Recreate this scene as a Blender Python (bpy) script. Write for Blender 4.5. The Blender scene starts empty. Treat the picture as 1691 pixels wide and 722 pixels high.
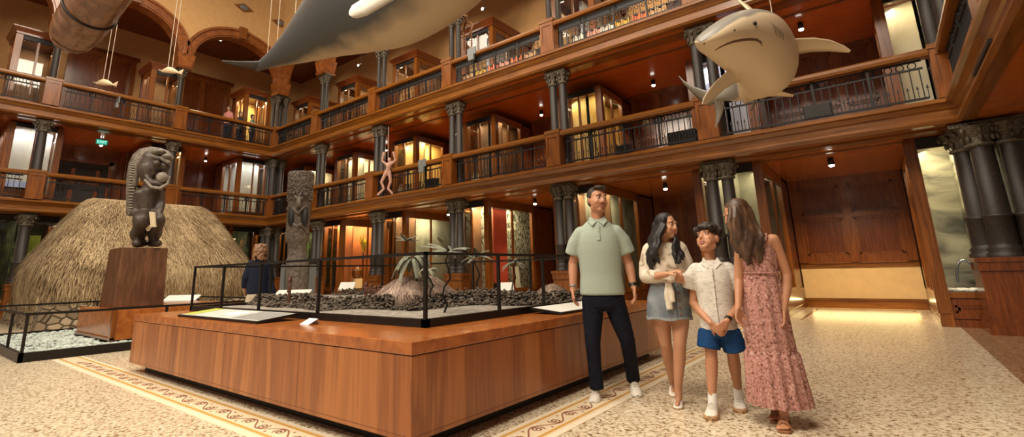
import bpy, math, random
from mathutils import Vector, Matrix
R = math.radians
sc = bpy.context.scene
C = sc.collection
random.seed(7)
# ------------------------------------------------------------------ camera
cam_data = bpy.data.cameras.new('camera')
cam = bpy.data.objects.new('camera', cam_data)
C.objects.link(cam)
FPX, PX, PY, IW, IH = 803.848, 806.167, 270.766, 1691, 722
RT = Vector((0.778367, 0.627363, -0.023664))
DN = Vector((-0.153764, 0.153959, -0.976040))
FW = Vector((-0.608688, 0.763356, 0.216303))
CAM = Vector((0, 0, 1.1))
m = Matrix((RT, -DN, -FW)).transposed().to_4x4()
m.translation = CAM
cam.matrix_world = m
cam_data.sensor_width = 36
cam_data.lens = FPX / IW * 36
cam_data.shift_x = (IW / 2 - PX) / IW
cam_data.shift_y = (PY - IH / 2) / IW
cam_data.clip_end = 200
sc.camera = cam
# ------------------------------------------------------------------ world, hall lights, exposure
sc.view_settings.view_transform = 'Standard'
sc.view_settings.look = 'None'
sc.view_settings.gamma = 1
sc.view_settings.use_curve_mapping = False
sc.view_settings.exposure = 0.0
world = bpy.data.worlds.new('hall_air')
sc.world = world
world.use_nodes = True
world.node_tree.nodes['Background'].inputs[0].default_value = (1.0, 0.87, 0.70, 1)
world.node_tree.nodes['Background'].inputs[1].default_value = 0.26
def area(name, loc, target, sx, sy, power, col):
    l = bpy.data.lights.new(name, 'AREA'); l.shape = 'RECTANGLE'; l.size = sx; l.size_y = sy
    l.energy = power; l.color = col
    o = bpy.data.objects.new(name, l); C.objects.link(o); o.location = loc
    o.rotation_euler = (Vector(target) - Vector(loc)).to_track_quat('-Z', 'Y').to_euler()
    return o
WARM = (1.0, 0.87, 0.70)
area('skylight_and_fill', (-5, 4, 13.5), (-5, 4, 0), 5, 3, 1100, WARM)
area('skylight_and_fill', (-14, 4, 13.5), (-14, 4.5, 0), 5, 3, 900, WARM)
area('skylight_and_fill', (-1.5, -2.5, 12.0), (-3, 4, 0), 4, 3, 1300, WARM)
area('skylight_and_fill', (-9, -6, 11.0), (-9, 11, 6.5), 5, 3, 1500, WARM)  # fill lamp added to brighten the long side's galleries, not a roof light
def at(u, v, d):
    """point of the hall seen along one direction of sight at a distance d in front of the lens"""
    return CAM + (RT * ((u - PX) / FPX) + DN * ((v - PY) / FPX) + FW) * d
def onz(u, v, z):
    """where that direction meets the level z"""
    p = at(u, v, 1.0) - CAM
    return CAM + p * ((z - CAM.z) / p.z)
# ------------------------------------------------------------------ materials
def nmat(name):
    m = bpy.data.materials.new(name); m.use_nodes = True
    nt = m.node_tree
    return m, nt, nt.nodes['Principled BSDF']
def coords(nt, scale=(1, 1, 1), rot=(0, 0, 0)):
    tc = nt.nodes.new('ShaderNodeTexCoord'); mp = nt.nodes.new('ShaderNodeMapping')
    mp.inputs['Scale'].default_value = scale; mp.inputs['Rotation'].default_value = rot
    nt.links.new(tc.outputs['Object'], mp.inputs['Vector'])
    return mp.outputs['Vector']
def ramp(nt, fac, stops):
    r = nt.nodes.new('ShaderNodeValToRGB'); e = r.color_ramp.elements
    while len(e) < len(stops): e.new(0.5)
    for i, (p, c) in enumerate(stops): e[i].position = p; e[i].color = (*c, 1)
    nt.links.new(fac, r.inputs[0])
    return r.outputs[0]
def noise(nt, vec, scale, detail=4, dist=0.0, rough=0.5):
    n = nt.nodes.new('ShaderNodeTexNoise'); n.inputs['Scale'].default_value = scale
    n.inputs['Detail'].default_value = detail; n.inputs['Distortion'].default_value = dist
    n.inputs['Roughness'].default_value = rough
    nt.links.new(vec, n.inputs['Vector'])
    return n.outputs['Fac']
def bump(nt, b, h, strength, dist=0.02):
    n = nt.nodes.new('ShaderNodeBump'); n.inputs['Strength'].default_value = strength
    n.inputs['Distance'].default_value = dist
    nt.links.new(h, n.inputs['Height']); nt.links.new(n.outputs['Normal'], b.inputs['Normal'])
def plain(name, col, rough=0.5, metal=0.0, vary=0.0, scale=20, bmp=0.0):
    m, nt, b = nmat(name)
    b.inputs['Roughness'].default_value = rough; b.inputs['Metallic'].default_value = metal
    v = coords(nt)
    n = noise(nt, v, scale)
    lo = tuple(c * (1 - vary) for c in col); hi = tuple(min(1, c * (1 + vary)) for c in col)
    nt.links.new(ramp(nt, n, [(0.3, lo), (0.7, hi)]), b.inputs['Base Color'])
    if bmp: bump(nt, b, n, bmp)
    if rough >= 0.75: b.inputs['Specular IOR Level'].default_value = 0.15
    return m
def wood(name, c1, c2, rough=0.3, scale=(1, 1, 1), c3=None):
    """streaky timber; the grain runs along the axis with the smallest scale"""
    m, nt, b = nmat(name)
    v = coords(nt, scale)
    n = noise(nt, v, 3.0, 6, 0.6, 0.6)
    stops = [(0.32, c1), (0.68, c2)] if c3 is None else [(0.3, c1), (0.5, c2), (0.72, c3)]
    nt.links.new(ramp(nt, n, stops), b.inputs['Base Color'])
    b.inputs['Roughness'].default_value = rough
    b.inputs['Coat Weight'].default_value = 0.25; b.inputs['Coat Roughness'].default_value = 0.15
    return m
def emit(name, col, s):
    m, nt, b = nmat(name)
    b.inputs['Base Color'].default_value = (*col, 1)
    b.inputs['Emission Color'].default_value = (*col, 1); b.inputs['Emission Strength'].default_value = s
    return m
M = {}
GOLD1, GOLD2 = (0.120, 0.036, 0.004), (0.285, 0.100, 0.011)
M['trim_x'] = wood('golden_trim_wood', GOLD1, GOLD2, 0.28, (0.5, 7, 9))
M['trim_y'] = wood('golden_trim_wood_cross', GOLD1, GOLD2, 0.28, (7, 0.5, 9))
M['trim_z'] = wood('golden_trim_wood_upright', (0.110, 0.029, 0.004), (0.26, 0.080, 0.010), 0.28, (7, 7, 0.5))
M['panel'] = wood('dark_red_panel_wood', (0.095, 0.021, 0.005), (0.195, 0.050, 0.010), 0.24, (9, 9, 0.8))
M['ceil'] = wood('gallery_ceiling_wood', (0.38, 0.095, 0.014), (0.56, 0.160, 0.024), 0.2, (1, 9, 9))
M['koa'] = None
M['plaster'] = plain('tan_plaster', (0.56, 0.33, 0.14), 0.85, 0, 0.06, 5)
M['cream'] = plain('cream_plaster', (0.84, 0.60, 0.29), 0.7, 0, 0.05, 5)
M['frame'] = wood('panel_frame_wood', (0.13, 0.036, 0.007), (0.25, 0.075, 0.013), 0.24, (7, 7, 0.7))  # panel wood made lighter, putting the gloss of the mouldings into the colour
M['black'] = plain('black_painted_metal', (0.018, 0.015, 0.013), 0.4, 0.5, 0.2)
M['iron'] = plain('black_wrought_iron', (0.012, 0.010, 0.010), 0.5, 0.4, 0.2)
M['bronze'] = plain('dark_bronzed_column', (0.028, 0.020, 0.016), 0.5, 0.15, 0.45, 60, 0.25)
M['bronze_cap'] = plain('ornate_bronzed_capital', (0.095, 0.075, 0.05), 0.5, 0.3, 0.6, 38, 0.9)
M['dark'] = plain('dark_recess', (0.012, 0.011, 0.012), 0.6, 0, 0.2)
M['lamp'] = emit('lamp_lens', (1.0, 0.90, 0.75), 14)
M['strip'] = emit('case_light_strip', (1.0, 0.88, 0.66), 2.0)
M['white'] = plain('white_label_board', (0.78, 0.77, 0.72), 0.5, 0, 0.03)
M['gray'] = plain('grey_metal_box', (0.17, 0.18, 0.18), 0.5, 0.2, 0.1)
def koa():
    m, nt, b = nmat('koa_veneer')
    v = coords(nt, (1.0, 1.0, 0.09))
    n1 = noise(nt, v, 1.6, 3, 1.6, 0.5)
    v2 = coords(nt, (14, 14, 0.5))
    n2 = noise(nt, v2, 3.0, 5, 0.3, 0.6)
    mx = nt.nodes.new('ShaderNodeMath'); mx.operation = 'MULTIPLY_ADD'; mx.inputs[1].default_value = 0.2
    nt.links.new(n2, mx.inputs[0]); nt.links.new(n1, mx.inputs[2])
    nt.links.new(ramp(nt, mx.outputs[0], [(0.42, (0.17, 0.045, 0.010)), (0.52, (0.33, 0.103, 0.024)), (0.58, (0.23, 0.066, 0.014)), (0.66, (0.41, 0.145, 0.036)), (0.78, (0.29, 0.088, 0.020))]), b.inputs['Base Color'])
    b.inputs['Roughness'].default_value = 0.33
    b.inputs['Coat Weight'].default_value = 0.2; b.inputs['Coat Roughness'].default_value = 0.2
    return m
M['koa'] = koa()
M['koa_top'] = wood('koa_top_boards', (0.25, 0.066, 0.013), (0.45, 0.145, 0.030), 0.25, (3, 3, 3))
def terrazzo(name, stops, scale):
    m, nt, b = nmat(name)
    v = coords(nt)
    vo = nt.nodes.new('ShaderNodeTexVoronoi'); vo.inputs['Scale'].default_value = scale
    nt.links.new(v, vo.inputs['Vector'])
    sep = nt.nodes.new('ShaderNodeSeparateColor'); nt.links.new(vo.outputs['Color'], sep.inputs[0])
    n = noise(nt, v, scale * 0.5, 3, 0.4)
    ad = nt.nodes.new('ShaderNodeMath'); ad.operation = 'MULTIPLY_ADD'; ad.inputs[1].default_value = 0.5
    nt.links.new(sep.outputs[0], ad.inputs[0]); nt.links.new(n, ad.inputs[2])
    nt.links.new(ramp(nt, ad.outputs[0], stops), b.inputs['Base Color'])
    b.inputs['Roughness'].default_value = 0.22
    return m
M['floor'] = terrazzo('cream_and_brown_terrazzo', [(0.43, (0.16, 0.100, 0.052)), (0.56, (0.38, 0.275, 0.16)), (0.70, (0.60, 0.49, 0.335)), (0.95, (0.74, 0.645, 0.49))], 56)
M['floor_dark'] = terrazzo('brown_terrazzo', [(0.45, (0.10, 0.050, 0.025)), (0.65, (0.23, 0.13, 0.065)), (0.95, (0.36, 0.23, 0.13))], 46)
M['mosaic'] = plain('cream_mosaic', (0.76, 0.63, 0.43), 0.28, 0, 0.10, 60)
M['mosaic_pale'] = plain('pale_mosaic_edge', (0.82, 0.72, 0.54), 0.28, 0, 0.06, 60)
M['mosaic_gold'] = plain('gold_mosaic_line', (0.60, 0.33, 0.085), 0.28, 0, 0.10, 60)
M['mosaic_red'] = plain('brown_red_mosaic_scroll', (0.33, 0.14, 0.09), 0.3, 0, 0.15, 60)
def glassm(name, tint, fac):
    m = bpy.data.materials.new(name); m.use_nodes = True; nt = m.node_tree
    nt.nodes.clear()
    out = nt.nodes.new('ShaderNodeOutputMaterial'); mix = nt.nodes.new('ShaderNodeMixShader')
    tr = nt.nodes.new('ShaderNodeBsdfTransparent'); tr.inputs[0].default_value = (*tint, 1)
    gl = nt.nodes.new('ShaderNodeBsdfGlossy'); gl.inputs['Roughness'].default_value = 0.03
    lw = nt.nodes.new('ShaderNodeLayerWeight'); lw.inputs['Blend'].default_value = 0.5
    pw = nt.nodes.new('ShaderNodeMath'); pw.operation = 'POWER'; pw.inputs[1].default_value = 4
    ma = nt.nodes.new('ShaderNodeMath'); ma.operation = 'MULTIPLY_ADD'; ma.inputs[1].default_value = fac; ma.inputs[2].default_value = 0.03
    nt.links.new(lw.outputs['Facing'], pw.inputs[0]); nt.links.new(pw.outputs[0], ma.inputs[0])
    nt.links.new(ma.outputs[0], mix.inputs[0]); nt.links.new(tr.outputs[0], mix.inputs[1])
    nt.links.new(gl.outputs[0], mix.inputs[2]); nt.links.new(mix.outputs[0], out.inputs[0])
    return m
M['glass'] = glassm('clear_glass', (0.96, 0.97, 0.95), 0.4)
def mural(name, stops, scale, detail=6, dist=1.0, sc3=(1, 1, 1), rough=0.7):
    m, nt, b = nmat(name)
    v = coords(nt, sc3)
    nt.links.new(ramp(nt, noise(nt, v, scale, detail, dist), stops), b.inputs['Base Color'])
    b.inputs['Roughness'].default_value = rough
    return m
# ------------------------------------------------------------------ mesh helpers
class MB:
    def __init__(s): s.v = []; s.f = []; s.s = []
    def add(s, vs, fs, sm=False):
        n = len(s.v); s.v += [tuple(p) for p in vs]
        for f in fs: s.f.append([i + n for i in f]); s.s.append(sm)
        return s
    def box(s, x0, x1, y0, y1, z0, z1):
        if x0 > x1: x0, x1 = x1, x0
        if y0 > y1: y0, y1 = y1, y0
        if z0 > z1: z0, z1 = z1, z0
        return s.add([(x0, y0, z0), (x1, y0, z0), (x1, y1, z0), (x0, y1, z0), (x0, y0, z1), (x1, y0, z1), (x1, y1, z1), (x0, y1, z1)],
                     [(0, 3, 2, 1), (4, 5, 6, 7), (0, 1, 5, 4), (1, 2, 6, 5), (2, 3, 7, 6), (3, 0, 4, 7)])
    def frust(s, b, t):
        """b, t: (x0,x1,y0,y1,z)"""
        vs = [(b[0], b[2], b[4]), (b[1], b[2], b[4]), (b[1], b[3], b[4]), (b[0], b[3], b[4]), (t[0], t[2], t[4]), (t[1], t[2], t[4]), (t[1], t[3], t[4]), (t[0], t[3], t[4])]
        return s.add(vs, [(0, 3, 2, 1), (4, 5, 6, 7), (0, 1, 5, 4), (1, 2, 6, 5), (2, 3, 7, 6), (3, 0, 4, 7)])
    def prism(s, poly, ax, a, b):
        """poly of 2D points swept along axis ax (0 x, 1 y, 2 z) from a to b"""
        n = len(poly)
        def mk(p, t):
            q = list(p); q.insert(ax, t); return tuple(q)
        vs = [mk(p, a) for p in poly] + [mk(p, b) for p in poly]
        fs = [list(range(n)), list(range(2 * n - 1, n - 1, -1))] + [(i, i + n, (i + 1) % n + n, (i + 1) % n) for i in range(n)]
        return s.add(vs, fs)
    def loft(s, rings, cap=True, sm=True, closed=True):
        n = len(rings[0]); vs = [p for r in rings for p in r]; fs = []
        for k in range(len(rings) - 1):
            for i in range(n if closed else n - 1):
                j = (i + 1) % n
                fs.append((k * n + i, k * n + j, (k + 1) * n + j, (k + 1) * n + i))
        s.add(vs, fs, sm)
        if cap:
            s.add(rings[0], [list(range(n))[::-1]], False); s.add(rings[-1], [list(range(n))], False)
        return s
    def tube(s, path, rad, n=8, cap=True, sm=True):
        path = [Vector(p) for p in path]
        if not isinstance(rad, (list, tuple)): rad = [rad] * len(path)
        rings = []; up = None
        for i, p in enumerate(path):
            t = (path[min(i + 1, len(path) - 1)] - path[max(i - 1, 0)]).normalized()
            if up is None:
                up = Vector((0, 0, 1)) if abs(t.z) < 0.9 else Vector((1, 0, 0))
            a = t.cross(up)
            if a.length < 1e-5: a = t.orthogonal()
            a.normalize(); up = a.cross(t).normalized()
            rings.append([p + (a * math.cos(q) + up * math.sin(q)) * rad[i] for q in [2 * math.pi * k / n for k in range(n)]])
        return s.loft(rings, cap, sm)
    def lathe(s, prof, c, n=16, sm=True):
        rings = [[(c[0] + r * math.cos(2 * math.pi * k / n), c[1] + r * math.sin(2 * math.pi * k / n), c[2] + z) for k in range(n)] for r, z in prof]
        return s.loft(rings, True, sm)
    def ell(s, c, r, rot=None, seg=14, ring=9):
        c = Vector(c); rings = []
        if not isinstance(r, (tuple, list)): r = (r, r, r)
        for i in range(ring + 1):
            ph = math.pi * (i if 0 < i < ring else (0.02 if i == 0 else ring - 0.02)) / ring
            row = []
            for k in range(seg):
                t = 2 * math.pi * k / seg
                p = Vector((r[0] * math.sin(ph) * math.cos(t), r[1] * math.sin(ph) * math.sin(t), -r[2] * math.cos(ph)))
                if rot: p = rot @ p
                row.append(c + p)
            rings.append(row)
        return s.loft(rings, True, True)
    def cap(s, a, ra, b, rb, n=12):
        """tapered limb with round ends"""
        a = Vector(a); b = Vector(b); d = b - a
        L = d.length
        if L < 1e-6: return s.ell(a, max(ra, rb))
        t = d / L; path = []; rad = []
        for q in (-1, -0.7, -0.35): path.append(a + t * ra * q); rad.append(ra * math.sqrt(max(0.0004, 1 - q * q)))
        path += [a, b]; rad += [ra, rb]
        for q in (0.35, 0.7, 1): path.append(b + t * rb * q); rad.append(rb * math.sqrt(max(0.0004, 1 - q * q)))
        return s.tube(path, rad, n)
    def chain(s, pts, n=12):
        for (p, r), (q, t) in zip(pts, pts[1:]): s.cap(p, r, q, t, n)
        return s
    def fr(s, rows, n=20):
        """soft column of elliptical rows: (centre, half-width x, half-depth y)"""
        rings = [[(c[0] + a * math.cos(2 * math.pi * k / n), c[1] + b * math.sin(2 * math.pi * k / n), c[2]) for k in range(n)] for c, a, b in rows]
        return s.loft(rings, True, True)
    def build(s, name, mat, parent=None, vox=None, smooth=0, bevel=0):
        off = Vector((0, 0, 0)); q = parent
        while q: off += q.location; q = q.parent
        me = bpy.data.meshes.new(name)
        me.from_pydata([tuple(Vector(p) - off) for p in s.v], [], s.f)
        me.polygons.foreach_set('use_smooth', s.s)
        me.materials.append(mat)
        me.update()
        o = bpy.data.objects.new(name, me); C.objects.link(o)
        if parent: o.parent = parent
        if vox or bevel:
            if vox:
                md = o.modifiers.new('r', 'REMESH'); md.mode = 'VOXEL'; md.voxel_size = vox; md.use_smooth_shade = True
                if smooth:
                    sm = o.modifiers.new('s', 'SMOOTH'); sm.factor = 0.5; sm.iterations = smooth
            if bevel:
                bv = o.modifiers.new('b', 'BEVEL'); bv.width = bevel; bv.segments = 2; bv.limit_method = 'ANGLE'
            dg = bpy.context.evaluated_depsgraph_get()
            nm = bpy.data.meshes.new_from_object(o.evaluated_get(dg))
            o.modifiers.clear(); o.data = nm; nm.name = name
            bpy.data.meshes.remove(me)
            if not nm.materials: nm.materials.append(mat)
        return o
def thing(name, label, cat, loc=(0, 0, 0), group=None):
    o = bpy.data.objects.new(name, None); C.objects.link(o); o.location = loc
    o['label'] = label; o['category'] = cat
    if group: o['group'] = group
    return o
def tag(o, label, cat, group=None):
    o['label'] = label; o['category'] = cat
    if group: o['group'] = group
    return o
def struct(o):
    o['kind'] = 'structure'; return o
def dup(root, loc, label=None, rz=None):
    def cp(o, par):
        c = o.copy(); C.objects.link(c); c.parent = par
        for ch in list(o.children): cp(ch, c)
        return c
    r = cp(root, None); r.location = loc
    if rz is not None: r.rotation_euler = (0, 0, rz)
    if label: r['label'] = label
    return r
ORD = ['first', 'second', 'third', 'fourth', 'fifth', 'sixth', 'seventh', 'eighth', 'ninth']
# ------------------------------------------------------------------ the hall: floor, walls, galleries
YC, XC = 10.95, -21.25                       # column lines of the long side and of the far side
XK = [1.25 - 3.75 * k for k in range(7)]     # columns of the long side
YK = [10.95, 6.75, 2.9, -0.95]               # columns of the far side
F1, F2 = 3.66, 6.80                          # gallery floors
Z1, Z2, Z3 = 3.30, 6.42, 12.35               # ceilings under and over them
M['arch'] = wood('red_brown_archivolt_wood', (0.15, 0.042, 0.009), (0.30, 0.092, 0.018), 0.3, (2, 2, 2))
struct(MB().box(-27, 0.78, -7, 16, -0.2, 0).build('floor', M['floor']))
struct(MB().box(0.78, 7, -7, 16, -0.2, 0).build('floor', M['floor_dark']))
def strip(name, x0, x1, y0, y1, z, mat): return struct(MB().box(x0, x1, y0, y1, 0, z).build(name, mat))
# mosaic border round the platform: pale edges, gold lines, cream field with scrolls
BX, BY = -1.92, 1.85
W_ = [0.0, 0.055, 0.075, 0.105, 0.285, 0.315, 0.335, 0.36]
MN = ['mosaic_pale', 'mosaic', 'mosaic_gold', 'mosaic', 'mosaic_gold', 'mosaic', 'mosaic_pale']
for i in range(7):
    a, b_ = W_[i], W_[i + 1]; z = 0.004 + 0.0005 * (i % 2)
    strip('trim_%d' % (i + 1), -9.65, BX - a, BY + a, BY + b_, z, M[MN[i]])
    strip('trim_%d' % (i + 8), BX - b_, BX - a, BY + b_, 10.3, z, M[MN[i]])
def spiral(mb, c, r0, turns, a0, sgn, dx, dy):
    pts = []
    for k in range(22):
        t = k / 21; r = r0 * (1 - 0.86 * t); a = a0 + sgn * turns * 2 * math.pi * t
        u, w = r * math.cos(a), r * math.sin(a)
        pts.append((c[0] + dx[0] * u + dy[0] * w, c[1] + dx[1] * u + dy[1] * w))
    ribbon(mb, pts, 0.006)
def ribbon(mb, pts, w, z0=0.003, z1=0.0062):
    for i in range(len(pts) - 1):
        p, q = Vector(pts[i]), Vector(pts[i + 1]); d = q - p
        if d.length < 1e-6: continue
        nrm = Vector((-d.y, d.x)).normalized() * w; e = d.normalized() * w * 0.4
        c = [p - e - nrm, p - e + nrm, q + e + nrm, q + e - nrm]
        mb.add([(k.x, k.y, z0) for k in c] + [(k.x, k.y, z1) for k in c], [(4, 5, 6, 7), (0, 1, 5, 4), (1, 2, 6, 5), (2, 3, 7, 6), (3, 0, 4, 7)])
def scrolls(name, o, dx, dy, L):
    mb = MB(); per = 0.46; n = int(L / per)
    for k in range(n):
        s0 = k * per
        def P(u, w): return (o[0] + dx[0] * (s0 + u) + dy[0] * w, o[1] + dx[1] * (s0 + u) + dy[1] * w)
        ribbon(mb, [P(per * t / 16, 0.19 + 0.055 * math.sin(2 * math.pi * t / 16)) for t in range(17)], 0.006)
        spiral(mb, P(per * 0.25, 0.19), 0.052, 1.6, -0.9, 1, dx, dy)
        spiral(mb, P(per * 0.75, 0.19), 0.052, 1.6, 2.2, 1, dx, dy)
        for q in (0.02, 0.48): 
            mb.add([(*P(per * q - 0.012, 0.135 if q > 0.4 else 0.245), 0.006), (*P(per * q, 0.12 if q > 0.4 else 0.26), 0.006), (*P(per * q + 0.012, 0.135 if q > 0.4 else 0.245), 0.006), (*P(per * q, 0.15 if q > 0.4 else 0.23), 0.006)], [(0, 1, 2, 3)])
    return struct(mb.build(name, M['mosaic_red']))
scrolls('trim_15', (BX - 0.2, BY, 0), (-1, 0), (0, 1), 7.3)
scrolls('trim_16', (BX, BY + 0.25, 0), (0, 1), (-1, 0), 7.6)
# thin brown inlay in the floor of the recess
for x in (-1.55, 0.30): strip('trim_17', x - 0.03, x + 0.03, 12.0, 15.1, 0.003, M['panel'])
strip('trim_18', -1.55, 0.30, 15.05, 15.11, 0.003, M['panel'])

def panel_front(mb, x0, x1, z0, z1, y, nx, rows, st=0.10, dep=0.075, fr=None):
    """framed panelling facing -y on the plane y; the frame goes into fr when given"""
    fr = fr or mb
    mb.box(x0, x1, y, y + 0.04, z0, z1)
    w = (x1 - x0 - st) / nx
    for i in range(nx + 1): fr.box(x0 + i * w, x0 + i * w + st, y - dep, y + 0.01, z0, z1)
    hs = [z0] + [z0 + (z1 - z0) * r for r in rows] + [z1 - st]
    for z in hs: fr.box(x0 + st * 0.5, x1 - st * 0.5, y - dep + 0.002, y + 0.01, z, z + st * (0.55 if 0 < hs.index(z) < len(hs) - 1 else 1))
    for i in range(nx):
        for a, b_ in zip(hs, hs[1:]):
            xa, xb, za, zb = x0 + i * w + st, x0 + (i + 1) * w, a + st * (0.55 if a != z0 else 1), b_
            for k in (0, 1):
                e = 0.034 * (k + 1); yy = y - dep * (0.66 - 0.33 * k)
                fr.box(xa, xa + e, yy, y + 0.01, za, zb); fr.box(xb - e, xb, yy, y + 0.01, za, zb)
                fr.box(xa, xb, yy, y + 0.01, za, za + e); fr.box(xa, xb, yy, y + 0.01, zb - e, zb)
    return mb
def panelled(name, args, side=False, mat='panel', frame='frame'):
    p_, f_ = MB(), MB(); panel_front(p_, *args, fr=f_)
    if side: turn(p_); turn(f_)
    o = struct(p_.build(name, M[mat])); f_.build('panel_frame', M[frame], o)
    return o
def turn(mb):
    """swing geometry that faces -y into geometry that faces +x"""
    mb.v = [(-p[1], p[0], p[2]) for p in mb.v]; return mb
# back walls of the long side
struct(MB().box(-27, 6, 15.55, 15.8, 0, Z1 + 0.3).build('wall_back', M['panel']))
struct(MB().box(-27, 6, 14.4, 14.7, F1, Z2 + 0.3).build('wall_back', M['panel']))
struct(MB().box(-27, 6, 14.5, 14.8, F2, Z3 + 0.4).build('wall_back', M['plaster']))
for k in range(6):
    a, b_ = XK[k + 1] + 0.68, XK[k] - 0.68
    if k == 0:
        panelled('wall_back', (a, b_, 1.10, Z1, 15.5, 2, [0.52], 0.20, 0.11))
        struct(MB().box(a, b_, 15.42, 15.5, 1.0, 1.13).box(a, b_, 15.39, 15.5, 1.09, 1.12).build('trim_19', M['trim_x']))
        struct(MB().box(a, b_, 15.47, 15.56, 0.2, 1.0).build('wall_back', M['cream']))
        struct(MB().box(a, b_, 15.40, 15.52, 0, 0.19).box(a, b_, 15.38, 15.52, 0.19, 0.24).build('baseboard_back', M['trim_x']))
    else:
        panelled('wall_back', (a, b_, 0.25, Z1, 15.5, 3, [0.33], 0.12, 0.08))
        struct(MB().box(a, b_, 15.40, 15.52, 0, 0.25).build('baseboard_back', M['trim_x']))
    panelled('wall_back', (a, b_, F1, Z2, 14.38, 3, [0.45], 0.13, 0.09))
    struct(MB().box(a, b_, 14.44, 14.52, 8.05, 8.1).build('trim_20', M['panel']))
# back walls of the far side
struct(MB().box(-25.9, -25.6, -7, 16, 0, Z1 + 0.3).build('wall_left', M['panel']))
struct(MB().box(-25.0, -24.7, -7, 16, F1, Z2 + 0.3).build('wall_left', M['panel']))
struct(MB().box(-25.95, -25.7, -7, 16, F2, Z3 + 0.4).build('wall_left', M['plaster']))
struct(MB().box(-25.72, -25.68, -7, 14.5, 9.02, 9.08).build('trim_21', M['panel']))
for a, b_ in ((3.6, 6.1), (7.5, 9.9), (-0.2, 2.2)):
    panelled('wall_left', (a, b_, F1, Z2, 24.68, 3, [0.45], 0.13, 0.09), True)
# doors between the galleries' cases
for i, (a, b_, zt) in enumerate(((3.85, 6.25, 10.95), (7.85, 10.45, 11.0))):
    d = panelled('door_%d' % (i + 1), (a, b_, F2, zt, 25.62, 2, [0.55], 0.18, 0.09), True)
    struct(turn(MB().box(a - 0.12, b_ + 0.12, 25.5, 25.7, zt, zt + 0.14)).build('door_trim', M['panel'], d))
d = struct(turn(panel_front(MB(), 3.95, 5.55, F1, 5.75, 24.60, 1, [0.5], 0.18, 0.05)).build('door_3', M['dark']))
struct(turn(MB().box(3.80, 3.95, 24.5, 24.7, F1, 5.9).box(5.55, 5.7, 24.5, 24.7, F1, 5.9).box(3.80, 5.7, 24.5, 24.7, 5.75, 5.9)).build('door_trim', M['panel'], d))
# ceilings and gallery floors
for z0, z1 in ((Z1, F1), (Z2, F2)):
    struct(MB().box(-27, 6, 10.75, 16, z0, z1).build('ceiling', M['ceil']))
    struct(MB().box(-27, XC + 0.2, -7, 10.75, z0, z1).build('ceiling', M['ceil']))
    struct(MB().box(1.4, 6, -7, 10.75, z0, z1).build('ceiling', M['ceil']))
struct(MB().box(-26, 6, 10.9, 15, Z3, Z3 + 0.3).build('ceiling', M['panel']))
struct(MB().box(-26, XC, -7, 10.95, Z3, Z3 + 0.3).build('ceiling', M['panel']))
# moulded gallery fronts (profile: distance out from the gallery, height)
def prof(z0, z1, k=1.0):
    return [(0.0, z0 - 0.02), (0.16 * k, z0 - 0.02), (0.20 * k, z0 + 0.03), (0.20 * k, z0 + 0.06), (0.16 * k, z0 + 0.08), (0.16 * k, z0 + 0.20), (0.19 * k, z0 + 0.22),
            (0.25 * k, z1 - 0.07), (0.30 * k, z1 - 0.05), (0.30 * k, z1 + 0.01), (0.24 * k, z1 + 0.03), (0.0, z1 + 0.03)]
tn = 22
for z0, z1 in ((Z1, F1), (Z2, F2)):
    struct(MB().prism([(10.78 - o, z) for o, z in prof(z0, z1)], 0, XC + 0.2, 1.4).build('trim_%d' % tn, M['trim_x']))
    struct(MB().prism([(XC + 0.17 + o, z) for o, z in prof(z0, z1)], 1, -7, 10.78).build('trim_%d' % (tn + 1), M['trim_y']))
    struct(MB().prism([(1.42 - o, z) for o, z in prof(z0, z1)], 1, -7, 10.78).build('trim_%d' % (tn + 2), M['trim_y']))
    struct(MB().box(XC + 0.2, 1.1, 10.95, 11.25, z0 - 0.05, z0 + 0.02).box(XC + 0.2, 1.1, 11.72, 11.8, z0 - 0.03, z0 + 0.02).build('trim_%d' % (tn + 3), M['trim_x']))
    struct(MB().box(XC - 0.25, XC + 0.05, -7, 10.95, z0 - 0.05, z0 + 0.02).build('trim_%d' % (tn + 4), M['trim_y']))
    tn += 5
# slim dark ventilation slots in the gallery fronts
struct(MB().box(-1.55, -1.05, 10.56, 10.60, 6.53, 6.57).build('trim_32', M['dark']))
struct(MB().box(1.225, 1.27, 7.3, 8.6, 3.42, 3.46).build('trim_33', M['dark']))
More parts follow.
